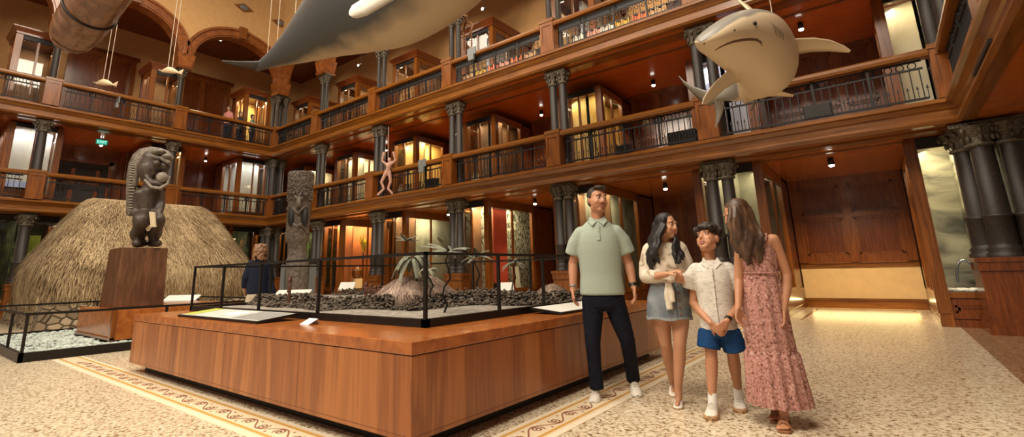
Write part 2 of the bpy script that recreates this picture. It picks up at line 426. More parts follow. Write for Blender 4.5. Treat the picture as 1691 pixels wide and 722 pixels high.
# arcade above the top gallery: plaster with round-headed openings, wooden archivolts and corbels
def arch_pts(c, r, zs, rz, n=20):
    return [(c - r * math.cos(math.pi * k / n), zs + rz * math.sin(math.pi * k / n)) for k in range(n + 1)]
def arcade(name, ks, ztop, lo, hi, to3):
    """ks: column positions in ascending order; to3(u, z, depth) -> point"""
    mb = MB(); zs = 10.0; us = [lo]
    top = [(lo, ztop)]; poly = []
    mid = [(a + b_) / 2 for a, b_ in zip(ks, ks[1:])]
    def sheet(loop):
        n = len(loop)
        mb.add([to3(u, z, 0.0) for u, z in loop] + [to3(u, z, 0.5) for u, z in loop], [(i, (i + 1) % n, (i + 1) % n + n, i + n) for i in range(n)])
    for a, b_ in zip(ks, ks[1:]):
        c, r = (a + b_) / 2, (b_ - a) / 2 - 0.22
        pts = arch_pts(c, r, zs, 1.55)
        tops = [(p[0], ztop) for p in pts]
        for dpt in (0.0, 0.5):
            n = len(pts)
            mb.add([to3(u, z, dpt) for u, z in pts] + [to3(u, z, dpt) for u, z in tops], [(i, i + 1, n + i + 1, n + i) for i in range(n - 1)])
        mb.add([to3(u, z, 0.0) for u, z in pts] + [to3(u, z, 0.5) for u, z in pts], [(i, i + 1, n + i + 1, n + i) for i in range(n - 1)])
    for a in ks:
        x0, x1 = max(lo, a - 0.22), min(hi, a + 0.22)
        loop = [(x0, zs), (x1, zs), (x1, ztop), (x0, ztop)]
        for dpt in (0.0, 0.5): mb.add([to3(u, z, dpt) for u, z in loop], [(0, 1, 2, 3)])
        mb.add([to3(x0, zs, 0), to3(x1, zs, 0), to3(x1, zs, 0.5), to3(x0, zs, 0.5)], [(0, 1, 2, 3)])
    struct(mb.build(name, M['plaster']))
    for i, (a, b_) in enumerate(zip(ks, ks[1:])):
        c, r = (a + b_) / 2, (b_ - a) / 2 - 0.22
        mb = MB()
        for r1, r2, d0, d1 in ((0.0, 0.26, -0.06, 0.56), (0.26, 0.36, -0.12, 0.02), (-0.06, 0.02, -0.02, 0.5)):
            rings = []
            for p, q in zip(arch_pts(c, r + r1, zs, 1.55 + r1), arch_pts(c, r + r2, zs, 1.55 + r2)):
                rings.append([to3(p[0], p[1], d0), to3(q[0], q[1], d0), to3(q[0], q[1], d1), to3(p[0], p[1], d1)])
            mb.loft(rings, True, False)
        o = struct(mb.build('trim_%d' % (40 + i), M['arch']))
        kb = MB(); w = 0.13
        vs = [to3(c - w, zs + 1.50, -0.16), to3(c + w, zs + 1.50, -0.16), to3(c + w * 1.3, zs + 2.02, -0.2), to3(c - w * 1.3, zs + 2.02, -0.2)]
        vs += [to3(c - w, zs + 1.50, 0.1), to3(c + w, zs + 1.50, 0.1), to3(c + w * 1.3, zs + 2.02, 0.1), to3(c - w * 1.3, zs + 2.02, 0.1)]
        kb.add(vs, [(0, 1, 2, 3), (4, 7, 6, 5), (0, 4, 5, 1), (1, 5, 6, 2), (2, 6, 7, 3), (3, 7, 4, 0)])
        kb.build('keystone', M['trim_z'], o)
    mb = MB()
    for a in ks:
        for wa, wb, za, zb in ((0.24, 0.34, 9.5, 10.05), (0.28, 0.28, 9.44, 9.52)):
            vs = [to3(a - wa, za, -0.02), to3(a + wa, za, -0.02), to3(a + wa, za, 0.5), to3(a - wa, za, 0.5), to3(a - wb, zb, -0.09), to3(a + wb, zb, -0.09), to3(a + wb, zb, 0.57), to3(a - wb, zb, 0.57)]
            mb.add(vs, [(0, 3, 2, 1), (4, 5, 6, 7), (0, 1, 5, 4), (1, 2, 6, 5), (2, 3, 7, 6), (3, 0, 4, 7)])
    struct(mb.build('trim_%d' % (50 if 'left' in name else 51), M['arch']))
arcade('wall_left', [-4.8, -0.95, 2.9, 6.75, 10.95], 14.5, -6, 11.2, lambda u, z, d: (XC + 0.25 - d, u, z))
arcade('wall_back', sorted(XK), 14.5, -21.5, 1.5, lambda u, z, d: (u, 10.7 + d, z))
# round vents with gilt surrounds on the plaster above the arches
for y, z in ((8.82, 13.05), (10.55, 13.0), (4.8, 13.0)):
    v_ = thing('wall_vent', {8.82: 'dark oval wall vent in a gilt diamond surround above the corner arch', 10.55: 'wall vent in gilt surround high in the hall corner beside the tail wires', 4.8: 'wall vent in gilt surround above the wide middle arch'}[y], 'vent', (XC + 0.27, y, z))
    turn_ = lambda pts: [(XC + 0.27, y + a, z + b_) for a, b_ in pts]
    mb = MB(); mb.prism([(y + a, z + b_) for a, b_ in ((-0.42, 0), (0, -0.2), (0.42, 0), (0, 0.2))], 0, XC + 0.25, XC + 0.30); mb.build('surround', M['trim_y'], v_)
    MB().ell((XC + 0.31, y, z), (0.04, 0.2, 0.12)).build('grille', M['gray'], v_)
# ------------------------------------------------------------------ columns
M['plinth'] = wood('brown_plinth_wood', (0.10, 0.030, 0.006), (0.22, 0.072, 0.013), 0.3, (7, 7, 0.5))
def column(name, label, z0, z1, offs, r, plinth=0.0, group=None, wide=0.3):
    """a bundle of shafts (offs) on a base with a joined capital"""
    t = thing(name, label, 'column', (0, 0, z0), group)
    z = z0
    xs = [o[0] for o in offs]; ys = [o[1] for o in offs]
    x0, x1, y0, y1 = min(xs) - wide * 0.55, max(xs) + wide * 0.55, min(ys) - wide * 0.55, max(ys) + wide * 0.55
    if plinth:
        pl = MB().box(x0 - 0.02, x1 + 0.02, y0 - 0.02, y1 + 0.02, z0 + 0.14, z0 + plinth - 0.06).box(x0 - 0.07, x1 + 0.07, y0 - 0.07, y1 + 0.07, z0, z0 + 0.15)
        pl.box(x0 - 0.06, x1 + 0.06, y0 - 0.06, y1 + 0.06, z0 + plinth - 0.07, z0 + plinth)
        for s in (-1, 1):
            e = 0.07
            pl.box(x0 - 0.035, x1 + 0.035, (y0 if s < 0 else y1) - 0.045, (y0 if s < 0 else y1) + 0.045, z0 + 0.15, z0 + 0.24).box(x0 - 0.035, x1 + 0.035, (y0 if s < 0 else y1) - 0.045, (y0 if s < 0 else y1) + 0.045, z0 + plinth - 0.2, z0 + plinth - 0.07)
            pl.box((x0 if s < 0 else x1) - 0.045, (x0 if s < 0 else x1) + 0.045, y0 - 0.035, y1 + 0.035, z0 + 0.15, z0 + 0.24)
        pl.build('plinth', M['plinth'] if not plinth > 1.12 else M['panel'], t)
        z = z0 + plinth
    hc = 0.40
    bs = MB()
    for ox, oy in offs: bs.lathe([(r * 1.5, 0), (r * 1.5, 0.05), (r * 1.25, 0.08), (r * 1.4, 0.12), (r * 1.15, 0.17), (r * 1.1, 0.2)], (ox, oy, z), 14)
    bs.build('base', M['bronze'], t)
    for ox, oy in offs:
        H_ = z1 - hc - z - 0.2
        pr = [(r * 1.12, 0), (r * 1.12, H_ * 0.26), (r * 1.22, H_ * 0.27), (r * 1.22, H_ * 0.29), (r, H_ * 0.30), (r * 0.93, H_)]
        MB().lathe(pr, (ox, oy, z + 0.2), 16).build('shaft', M['bronze'], t)
    cp = MB(); zc = z1 - hc
    for ox, oy in offs:
        cp.lathe([(r * 0.95, 0), (r * 1.25, 0.02), (r * 1.25, 0.05), (r * 1.0, 0.07), (r * 1.25, 0.18), (r * 1.75, 0.30), (r * 1.8, 0.33)], (ox, oy, zc), 14)
        for q in range(8):
            a = q * math.pi / 4; c_, s_ = math.cos(a), math.sin(a)
            cp.ell((ox + c_ * r * 1.3, oy + s_ * r * 1.3, zc + 0.14), (0.03, 0.03, 0.06), seg=6, ring=4)
            cp.ell((ox + c_ * r * 1.75, oy + s_ * r * 1.75, zc + 0.26), (0.035, 0.035, 0.05), seg=6, ring=4)
    cp.box(x0, x1, y0, y1, z1 - 0.07, z1)
    cp.build('capital', M['bronze_cap'], t)
    return t
two_x = [(-0.15, 0), (0.15, 0)]
quad = [(-0.2, -0.2), (0.2, -0.2), (-0.2, 0.2), (0.2, 0.2)]
fl = (('ground floor', 0, Z1 - 0.04, 1.08, 0.125), ('middle gallery', F1 + 0.03, Z2 - 0.04, 0, 0.115), ('top gallery', F2 + 0.03, 9.46, 0, 0.085))
for lv, z0, z1, pl, r in fl:
    z0_ = z0
    pb = column('column', 'paired dark bronze columns', z0_, z1, two_x, r, pl, 'dark bronze columns of the long side, ' + lv)
    pf = None
    for k in range(1, 6):
        lab = 'paired dark bronze columns on %s of long side, %s bay from the %s corner' % (lv, ORD[k - 1 if k < 4 else 5 - k], 'near' if k < 4 else 'far')
        if k == 1: pb.location = (XK[1], YC, z0_); pb['label'] = lab; 
        else: dup(pb, (XK[k], YC, z0_), lab)
    names = {6.75: 'between the corner arch bay and the middle bay', 2.9: 'at the left end of the bay above the thatched house', -0.95: 'at the left edge of the photo'}
    q = None
    for y in YK[1:3]:
        lab = 'dark column of far side, %s, %s' % (lv, names[y])
        if q is None:
            q = column('column', lab, z0_, z1, [(0, 0)], r * 1.25, pl, 'dark bronze columns of the far side, ' + lv, 0.36); q.location = (XC, y, z0_)
        else: dup(q, (XC, y, z0_), lab)
    cc = column('column', 'bundle of dark bronze shafts in the far corner, ' + lv, z0_, z1, quad, r, pl); cc.location = (XC - (0.03 if lv[0] == 'g' else 0.19), YC + (0.03 if lv[0] == 'g' else 0.12), z0_)
    nc = column('column', 'bundle of thick dark shafts on dark plinth at the near corner, ' + lv, z0_, z1, [(-0.06, 0.22), (0.10, -0.17), (0.44, -0.17), (0.44, 0.22)], r * 1.25, pl * 1.05, None, 0.34); nc.location = (1.34 if lv[0] == 'g' else 1.33, YC + (0.1 if lv[0] == 'g' else 0.22), z0_)
# ------------------------------------------------------------------ display cases
CASE = {}
def mats(n):
    return CASE[n]
CASE['branch'] = mural('grey_branch_mural', [(0.42, (0.05, 0.045, 0.03)), (0.50, (0.30, 0.29, 0.22)), (0.62, (0.52, 0.52, 0.42))], 3.2, 6, 3.5, (1, 1.2, 0.8))
CASE['mist'] = mural('misty_grey_green_mural', [(0.3, (0.20, 0.22, 0.17)), (0.55, (0.50, 0.50, 0.40)), (0.75, (0.60, 0.58, 0.46))], 1.1, 5, 1.0)
CASE['yellow'] = mural('amber_map_backdrop', [(0.35, (0.62, 0.36, 0.08)), (0.6, (0.80, 0.56, 0.20)), (0.8, (0.85, 0.66, 0.32))], 1.4, 5, 0.5)
CASE['orange'] = mural('orange_red_backdrop', [(0.3, (0.42, 0.11, 0.03)), (0.7, (0.60, 0.18, 0.05))], 1.2, 3)
CASE['red'] = mural('red_display_wall', [(0.3, (0.52, 0.06, 0.03)), (0.7, (0.68, 0.10, 0.05))], 1.2, 3)
CASE['cream'] = mural('cream_display_wall', [(0.3, (0.62, 0.56, 0.42)), (0.7, (0.78, 0.72, 0.56))], 0.9, 3)
CASE['lilac'] = mural('cool_white_display_wall', [(0.3, (0.50, 0.50, 0.60)), (0.7, (0.66, 0.66, 0.74))], 0.9, 3)
CASE['brown'] = mural('brown_display_wall', [(0.3, (0.16, 0.075, 0.035)), (0.7, (0.30, 0.15, 0.07))], 1.2, 3)
CASE['sea'] = mural('grey_sea_mural', [(0.35, (0.07, 0.07, 0.055)), (0.5, (0.30, 0.29, 0.22)), (0.66, (0.52, 0.50, 0.37))], 0.9, 6, 0.8, (1, 1, 3))
CASE['green'] = mural('dark_green_leaf_mural', [(0.4, (0.015, 0.02, 0.012)), (0.6, (0.07, 0.09, 0.03)), (0.75, (0.20, 0.22, 0.08))], 2.5, 5, 1.5)
LCOL = {'warm': (1.0, 0.82, 0.5), 'cool': (0.82, 0.86, 1.0)}
def case(label, loc, rz, h, d, base, back, power, cornice=False, spine=True, side=True, front_split=True, top_dark=0.2, w=1.36, group=None, post=0.15, col='warm', back_y=None, front=None):
    """glazed cabinet; local frame: front towards -y, origin at the middle of the front bottom"""
    t = thing('display_case', label, 'display case', (0, 0, 0), group)
    hw = w / 2; zt = h
    b = MB().box(-hw, hw, 0.02, d, 0, base)
    if base > 0.3:
        b.box(-hw - 0.02, hw + 0.02, 0, d, 0, 0.12)
        panel_front(b, -hw + 0.1, hw - 0.1, 0.14, base - 0.05, 0.02, 1, [], 0.09, 0.03)
    b.build('base', M['panel'] if base > 0.3 else M['trim_x'], t)
    f = MB()
    gl = min(d * 0.62, 2.4)
    for s in (-1, 1):
        a = s * hw
        f.box(a - s * post, a + s * 0.02, -0.02, post, 0 if base <= 0.3 else 0.0, zt)
        f.box(a - s * (post - 0.03), a + s * 0.035, -0.035, 0.05, 0.22, zt - 0.05)
        f.box(a - s * (post * 0.6), a + s * 0.015, gl, gl + 0.12, base, zt)
        f.box(a - s * 0.05, a + s * 0.01, gl * 0.52, gl * 0.52 + 0.06, base, zt)
        f.box(a - s * 0.06, a + s * 0.015, post, gl, base - 0.02, base + 0.07)
        f.box(a - s * 0.06, a + s * 0.015, post, gl, zt - top_dark - 0.04, zt)
    f.box(-hw, hw, -0.01, 0.08, base - 0.02, base + 0.07)
    if front_split: f.box(-0.03, 0.03, 0.0, 0.05, base, zt)
    f.build('frame', M['trim_z'], t)
    MB().box(-hw + post, hw - post, -0.005, 0.06, zt - top_dark, zt - 0.01).build('header', M['dark'], t)
    MB().box(-hw + post, hw - post, 0.03, 0.036, base, zt - top_dark).build('glass_pane', M['glass'], t)
    if side:
        for s in (-1, 1): MB().box(s * (hw - 0.03), s * (hw - 0.024), post, gl, base, zt - top_dark).build('glass_pane', M['glass'], t)
    bk = MB().box(-hw + 0.02, hw - 0.02, d - 0.08, d - 0.02, base, zt)
    if spine: bk.box(-0.05, 0.05, 0.55, d - 0.05, base, zt - 0.02)
    bk.build('backdrop', CASE[back], t)
    if back_y: MB().box(-hw + 0.16, hw - 0.16, back_y, back_y + 0.05, base, zt - 0.02).build('backdrop', CASE[front or back], t)
    for s in (-1, 1): MB().box(s * (hw - 0.02), s * (hw - 0.09), gl + 0.1, d, base, zt).build('side_panel', M['panel'], t)
    tp = MB().box(-hw + 0.02, hw - 0.02, 0.02, d - 0.02, zt - 0.04, zt)
    if cornice:
        tp.box(-hw - 0.04, hw + 0.04, -0.05, d, zt, zt + 0.07).frust((-hw - 0.04, hw + 0.04, -0.05, d, zt + 0.07), (-hw - 0.14, hw + 0.14, -0.15, d, zt + 0.20)).box(-hw - 0.15, hw + 0.15, -0.16, d, zt + 0.20, zt + 0.24)
    tp.build('top', M['panel'], t)
    for s in (-1, 1): MB().box(s * (hw - 0.25) - 0.06, s * (hw - 0.25) + 0.06, 0.14, 0.19, zt - 0.09, zt - 0.05).build('light_strip', M['strip'], t)
    if power:
        for s in (-1, 1):
            l = bpy.data.lights.new('case_lamp', 'AREA'); l.shape = 'RECTANGLE'; l.size = 0.25; l.size_y = min(gl, 1.9); l.energy = power * 1.3; l.color = LCOL[col]
            o = bpy.data.objects.new('case_lamp', l); C.objects.link(o); o.parent = t
            o.location = (s * (hw - 0.20), 0.15 + min(gl, 1.9) / 2, zt - 0.14); o.rotation_euler = (0, R(22) * s, 0)
        if back_y:
            l = bpy.data.lights.new('case_lamp', 'AREA'); l.shape = 'RECTANGLE'; l.size = w * 0.7; l.size_y = 0.2; l.energy = power * (1.0 if back == 'sea' else 0.3); l.color = LCOL[col]
            o = bpy.data.objects.new('case_lamp', l); C.objects.link(o); o.parent = t
            o.location = (0, 0.22, zt - 0.14); o.rotation_euler = (R(20), 0, 0)
    t.location = loc; t.rotation_euler = (0, 0, rz)
    return t
# ground floor, long side: (column, backdrop, power)
g = 'tall glazed cases of the long side, ground floor'
for k, back, pw, txt, cl in ((0, 'sea', 22, 'grey seascape backdrop beside the near corner columns', 'warm'), (1, 'mist', 9, 'misty backdrop behind the boy and the dark column', 'warm'), (2, 'mist', 18, 'misty green mural behind the man in the polo shirt', 'warm'), (3, 'branch', 60, 'bare branch mural and red banner behind the paper trees', 'warm'), (4, 'mist', 26, 'brown backdrop behind the model house', 'warm'), (5, 'orange', 40, 'glowing orange backdrop right of the tall carved post', 'warm'), (6, 'green', 14, 'dark leafy backdrop in the far corner', 'warm')):
    case('ground floor glazed case with ' + txt, (XK[k], 11.62, 0.0), 0, Z1 - 0.01, 3.86, 0.5, back, pw, group=g, col=cl, back_y=0.9 if k < 3 else 0.6, front={2: 'brown', 3: 'brown', 4: 'brown'}.get(k))
g = 'glazed cases of the long side, middle gallery'
for k, back, pw, txt, cl in ((0, 'cream', 14, 'pale backdrop right of the shark', 'warm'), (1, 'lilac', 14, 'cool white backdrop behind the shark', 'cool'), (2, 'yellow', 11, 'amber backdrop left of the shark', 'warm'), (3, 'brown', 10, 'dark brown interior above the paper trees', 'warm'), (4, 'yellow', 26, 'bright amber backdrop above the model house', 'warm'), (5, 'cream', 16, 'pale interior right of the tall carved post', 'warm'), (6, 'cream', 14, 'pale interior in the far corner', 'warm')):
    case('middle gallery glazed case with ' + txt, (XK[k] + 0.0, 12.1, F1), 0, 2.5 if k else 2.74, 2.26, 0.25, back, pw, group=g, col=cl, top_dark=0.16, back_y=0.55)
g = 'corniced cabinets of the long side, top gallery'
for k, back, pw, txt in ((2, 'lilac', 3, 'pale interior near the top edge'), (3, 'lilac', 2, 'beside the bright spotlight right of the whale'), (4, 'brown', 8, 'below the middle of the whale'), (5, 'brown', 10, 'below the rear of the whale'), (6, 'brown', 6, 'close to the far corner')):
    case('corniced cabinet on top gallery of long side, ' + txt, (XK[k], 12.1, F2), 0, 2.55, 2.38, 0.3, back, pw, True, group=g, top_dark=0.14)
# far side (cases turned to face +x)
g = 'glazed cases of the far side'
for y, back, pw, txt, cl in ((2.85, 'cream', 22, 'at the left edge of the middle gallery', 'cool'), (6.75, 'cream', 16, 'behind the crested carved figure on the middle gallery', 'warm'), (10.3, 'cream', 16, 'beside the corner shafts on the middle gallery', 'cool')):
    case('pale lit far side case, ' + txt, (XC - 0.7, y, F1), R(90), 2.7, 2.5, 0.25, back, pw, group=g, col=cl, top_dark=0.14, back_y=0.6)
for y, back, pw, txt in ((2.5, 'brown', 5, 'left of the hanging canoe'), (6.5, 'brown', 6, 'behind the pale hanging fish'), (10.25, 'yellow', 20, 'behind the gallery visitors')):
    case('corniced wooden cabinet on top gallery of far side, ' + txt, (XC - 0.7, y, F2), R(90), 2.65, 1.4, 0.3, back, pw, True, group=g, top_dark=0.16, w=1.15, spine=False)
for y, pw, txt in ((2.9, 8, 'at the left edge'), (6.75, 0, 'behind the thatched house'), (10.6, 10, 'behind the woman in the navy cardigan')):
    case('dark leafy ground floor glazed case of far side, ' + txt, (XC - 0.75, y, 0.0), R(90), Z1 - 0.01, 3.0, 0.5, 'green', pw, group=g, w=2.2)
# ------------------------------------------------------------------ balustrades
def balustrade(label, L, z, rich, loc, rz, group):
    """one bay along local +x, facing -y"""
    t = thing('balustrade', label, 'balustrade', (0, 0, 0), group)
    hr = 0.90 if not rich else 0.84
    pr = [(-0.11, hr - 0.13), (0.11, hr - 0.13), (0.13, hr - 0.08), (0.13, hr - 0.03), (0.09, hr), (-0.09, hr), (-0.13, hr - 0.03), (-0.13, hr - 0.08)]
    MB().prism(pr, 0, 0, L).build('handrail', M['trim_x'], t)
    gm = MB()
    for zz, th in ((0.07, 0.018), (hr - 0.30, 0.016), (hr - 0.16, 0.016)): gm.box(0.1, L - 0.1, -th, th, zz - th, zz + th)
    n = int((L - 0.3) / (0.16 if rich else 0.125))
    for i in range(n + 1):
        x = 0.15 + (L - 0.3) * i / n
        gm.box(x - 0.008, x + 0.008, -0.008, 0.008, 0.07, hr - 0.30)
        gm.box(x + 0.05, x + 0.062, -0.006, 0.006, 0.07, 0.24)
        gm.frust((x + 0.036, x + 0.076, -0.006, 0.006, 0.24), (x + 0.055, x + 0.057, -0.001, 0.001, 0.31))
    def ring(cx, cz, r, wd=0.012, seg=12):
        pts = [(cx + r * math.cos(2 * math.pi * k / seg), 0, cz + r * math.sin(2 * math.pi * k / seg)) for k in range(seg + 1)]
        gm.tube(pts, wd, 4, False, False)
    nr = int((L - 0.3) / 0.16)
    for i in range(nr):
        x = 0.15 + (L - 0.3) * (i + 0.5) / nr
        ring(x, hr - 0.23, 0.055, 0.008)
    for q in (0.25, 0.5, 0.75):
        x = L * q
        gm.box(x - 0.02, x + 0.02, -0.02, 0.02, 0.05, hr - 0.12)
        ring(x, hr - 0.23, 0.085, 0.02)
    if rich:
        for i in range(nr):
            x = 0.15 + (L - 0.3) * (i + 0.5) / nr
            ring(x, 0.43, 0.045, 0.010)
        gm.box(0.1, L - 0.1, -0.006, 0.006, hr - 0.34, hr - 0.14)
    gm.build('iron_grille', M['iron'], t)
    t.location = (loc[0], loc[1], z); t.rotation_euler = (0, 0, rz)
    return t
def newel(loc, z, label, group, h=0.94, w=0.19, wy=0.115):
    t = thing('newel_post', label, 'newel post', (loc[0], loc[1], z), group)
    X, Y = loc
    def bx(mb, e, z0, z1): return mb.box(X - w - e, X + w + e, Y - wy - e, Y + wy + e, z0, z1)
    b = bx(bx(MB(), 0, z, z + h - 0.06), 0.02, z, z + 0.22)
    for s in (-1, 1):
        for e in (-1, 1):
            b.box(X + e * (w - 0.05), X + e * w, Y + s * wy, Y + s * (wy + 0.018), z + 0.22, z + h - 0.1)
            b.box(X + s * w, X + s * (w + 0.018), Y + e * (wy - 0.05), Y + e * wy, z + 0.22, z + h - 0.1)
        b.box(X - w + 0.05, X + w - 0.05, Y + s * wy, Y + s * (wy + 0.018), z + h - 0.19, z + h - 0.13)
        b.box(X + s * w, X + s * (w + 0.018), Y - wy + 0.05, Y + wy - 0.05, z + h - 0.19, z + h - 0.13)
    b.build('post', M['trim_z'], t)
    bx(bx(MB(), 0.035, z + h - 0.08, z + h), 0.015, z + h - 0.13, z + h - 0.08).build('cap', M['trim_x'], t)
    return t
YB, XB = 10.635, XC + 0.375
E_ = 0.215
for z, lv, rich in ((F1 + 0.03, 'middle gallery', False), (F2 + 0.03, 'top gallery', True)):
    gn, gb = 'wooden newel posts, ' + lv, 'iron balustrades with wooden handrails, ' + lv
    NX = [1.27] + XK[1:6] + [XB]
    for k in range(6):
        w_ = ORD[k] if k < 3 else ORD[5 - k]; side = 'near' if k < 3 else 'far'
        a, b_ = NX[k + 1] + E_, NX[k] - E_
        balustrade('%s iron balustrade, long side, %s bay from the %s corner' % (lv, w_, side), b_ - a, z, rich, (a, YB), 0, gb)
    for k in range(7):
        lab = {0: 'wooden newel post of %s at the near corner by the thick shafts', 6: 'wooden newel post of %s in the far corner'}.get(k, '') % lv if k in (0, 6) else '%s newel post, long side, %s post from the %s corner' % (lv, ORD[(k if k < 4 else 6 - k) - 1], 'near' if k < 4 else 'far')
        newel((NX[k], YB), z, lab, gn)
    for a, b_, nm in ((6.75, YB, 'corner bay'), (2.9, 6.75, 'middle bay'), (-0.95, 2.9, 'left edge bay')):
        e = 0.14 if b_ == YB else E_
        balustrade('%s iron balustrade, far side, %s' % (lv, nm), b_ - a - E_ - e, z, False, (XB, a + E_), R(90), gb)
    for y, nm in ((6.75, 'right of the middle bay'), (2.9, 'left of the middle bay')):
        newel((XB, y), z, '%s newel post, far side, %s' % (lv, nm), gn, 0.94, 0.115, 0.19)
    for a, b_, nm in ((7.0, YB, 'nearest the corner'), (3.3, 7.0, 'towards the viewer')):
        e = 0.14 if b_ == YB else E_
        balustrade('%s balustrade of the near end gallery seen edge-on, %s' % (lv, nm), b_ - a - E_ - e, z, False, (1.27, b_ - e), R(-90), gb)
        newel((1.27, a), z, '%s newel post of the near end gallery, %s' % (lv, nm), gn, 0.94, 0.115, 0.19)
# ------------------------------------------------------------------ ceiling downlights of the galleries
def downlight(label, p, power, tgt=None, group='small black ceiling downlights', ang=100):
    t = thing('downlight', label, 'ceiling light', p, group)
    x, y, z = p
    MB().lathe([(0.03, 0), (0.055, -0.02), (0.055, -0.16), (0.05, -0.16)], (x, y, z), 12).build('housing', M['black'], t)
    MB().lathe([(0.001, -0.001), (0.052, 0), (0.052, -0.02), (0.04, -0.035), (0.001, -0.045)], (x, y, z - 0.16), 12).build('lens', M['lamp'], t)
    l = bpy.data.lights.new('lamp', 'SPOT'); l.energy = power; l.color = (1, 0.76, 0.48); l.spot_size = R(ang); l.spot_blend = 0.8; l.shadow_soft_size = 0.05
    o = bpy.data.objects.new('lamp', l); C.objects.link(o); o.parent = t; o.location = (0, 0, -0.24)
    if tgt: o.rotation_euler = (Vector(tgt) - Vector((x, y, z - 0.24))).to_track_quat('-Z', 'Y').to_euler()
    return t
DP = 150
downlight('downlight in the recess right of the family', (-0.62, 12.46, Z1), DP * 2.6, (-0.6, 14.2, 0))
downlight('downlight above the woman in the cream blouse', (-4.3, 12.9, Z1), DP, None)
for x, nm in ((-8.3, 'left of the man in the polo shirt'), (-12.0, 'behind the paper trees'), (-15.7, 'above the orange backdrop')):
    downlight('ground floor downlight of long side, ' + nm, (x, 12.7, Z1), DP)
for x, y, nm in ((-0.72, 12.3, 'just above the head of the shark'), (-4.5, 13.4, 'left of the shark'), (-8.4, 13.5, 'above the second bay from the shark'), (-12.1, 13.2, 'below the whale'), (-15.9, 13.0, 'near the far corner')):
    downlight('middle gallery downlight of long side, ' + nm, (x, y, Z2), DP)
for y, nm in ((4.9, 'beside the green exit sign'), (8.7, 'in the corner bay')):
    downlight('middle gallery downlight of far side, ' + nm, (XC - 1.9, y, Z2), DP)
for x, y, nm in ((-18.8, 12.9, 'under the tail of the whale'),):
    downlight('top gallery ceiling downlight ' + nm, (x, y, Z3), DP * 2)
downlight('top gallery ceiling downlight beside the hanging canoe', (XC - 1.5, 4.9, Z3), DP * 2)
downlight('top gallery ceiling downlight in the corner bay of far side', (XC - 1.9, 8.8, Z3), DP * 1.5)
for x in (-1.0, -5.0, -8.5, -12.1, -16): 
    downlight('top gallery downlight of long side above the whale, %s' % {-1.0: 'nearest the near corner', -5.0: 'second from the near corner', -8.5: 'in the middle', -12.1: 'second from the far corner', -16: 'nearest the far corner'}[x], (x, 12.6, Z3), DP * 1.6)
for k in range(5):
    area('cloth_fill_light', ((XK[k] + XK[k + 1]) / 2, YB + 0.1, F2 + 0.70), ((XK[k] + XK[k + 1]) / 2, YB + 0.45, F2 + 0.25), 3.0, 0.04, 14, WARM)  # added lamps below the handrail, there only to brighten the cloth panels
# warm light line under the baseboard lip of the recess
area('toe_light', (-0.65, 15.34, 0.215), (-0.65, 15.1, 0), 2.1, 0.03, 6, (1.0, 0.74, 0.30))
# ------------------------------------------------------------------ platform with the temple model
PX0, PX1, PY0, PY1, PZ = -7.55, -2.40, 2.20, 6.50, 0.68
t = thing('display_platform', 'large koa veneer platform with overhanging sides in the middle of the hall', 'platform', (PX1, PY0, 0))
MB().box(PX0 + 0.14, PX1 - 0.14, PY0 + 0.14, PY1 - 0.14, 0, 0.11).build('kick', M['black'], t)
MB().box(PX0, PX1, PY0, PY1, 0.10, 0.595).build('body', M['koa'], t, bevel=0.006)
MB().box(PX0 + 0.006, PX1 - 0.006, PY0 + 0.006, PY1 - 0.006, 0.594, 0.601).build('shadow_gap', M['dark'], t)
MB().box(PX0 - 0.005, PX1 + 0.005, PY0 - 0.005, PY1 + 0.005, 0.60, PZ).build('top', M['koa_top'], t, bevel=0.006)
sb = MB()
for i in range(1, 4): sb.box(PX0 + i * 1.2875 - 0.002, PX0 + i * 1.2875 + 0.002, PY0 - 0.001, PY0 + 0.01, 0.13, 0.595)
for i in range(1, 4): sb.box(PX1 - 0.01, PX1 + 0.001, PY0 + i * 1.075 - 0.002, PY0 + i * 1.075 + 0.002, 0.13, 0.595)
sb.box(PX0, PX1 + 0.001, PY0 - 0.001, PY0 + 0.01, 0.128, 0.132).box(PX1 - 0.01, PX1 + 0.001, PY0, PY1, 0.128, 0.132)
sb.build('panel_seam', M['panel'], t)
RX0, RX1, RY0, RY1, RZ = -7.46, -2.90, 2.80, 6.08, 1.27
t = thing('guard_rail', 'thin black metal guard rail around the temple model on the platform', 'railing', (RX1, RY0, PZ))
k = MB()
for a, b_, c_, d_ in ((RX0, RX1, RY0, RY0 + 0.05), (RX0, RX1, RY1 - 0.05, RY1), (RX0, RX0 + 0.05, RY0, RY1), (RX1 - 0.05, RX1, RY0, RY1)): k.box(a, b_, c_, d_, PZ, PZ + 0.065)
k.build('kerb', M['black'], t)
k = MB()
for a, b_, c_, d_ in ((RX0, RX1, RY0, RY0 + 0.025), (RX0, RX1, RY1 - 0.025, RY1), (RX0, RX0 + 0.025, RY0, RY1), (RX1 - 0.025, RX1, RY0, RY1)): k.box(a, b_, c_, d_, RZ - 0.025, RZ)
k.build('top_rail', M['black'], t)
for x, y in [(x, RY0 + 0.012) for x in (-7.446, -6.55, -5.6, -4.42, -2.914)] + [(-2.914, y) for y in (3.77, 4.55, 5.2, 6.066)] + [(-7.446, y) for y in (3.9, 5.0, 6.066)] + [(x, 6.066) for x in (-6.3, -5.2, -4.1)]:
    MB().box(x - 0.013, x + 0.013, y - 0.013, y + 0.013, PZ + 0.06, RZ - 0.02).build('post', M['black'], t)
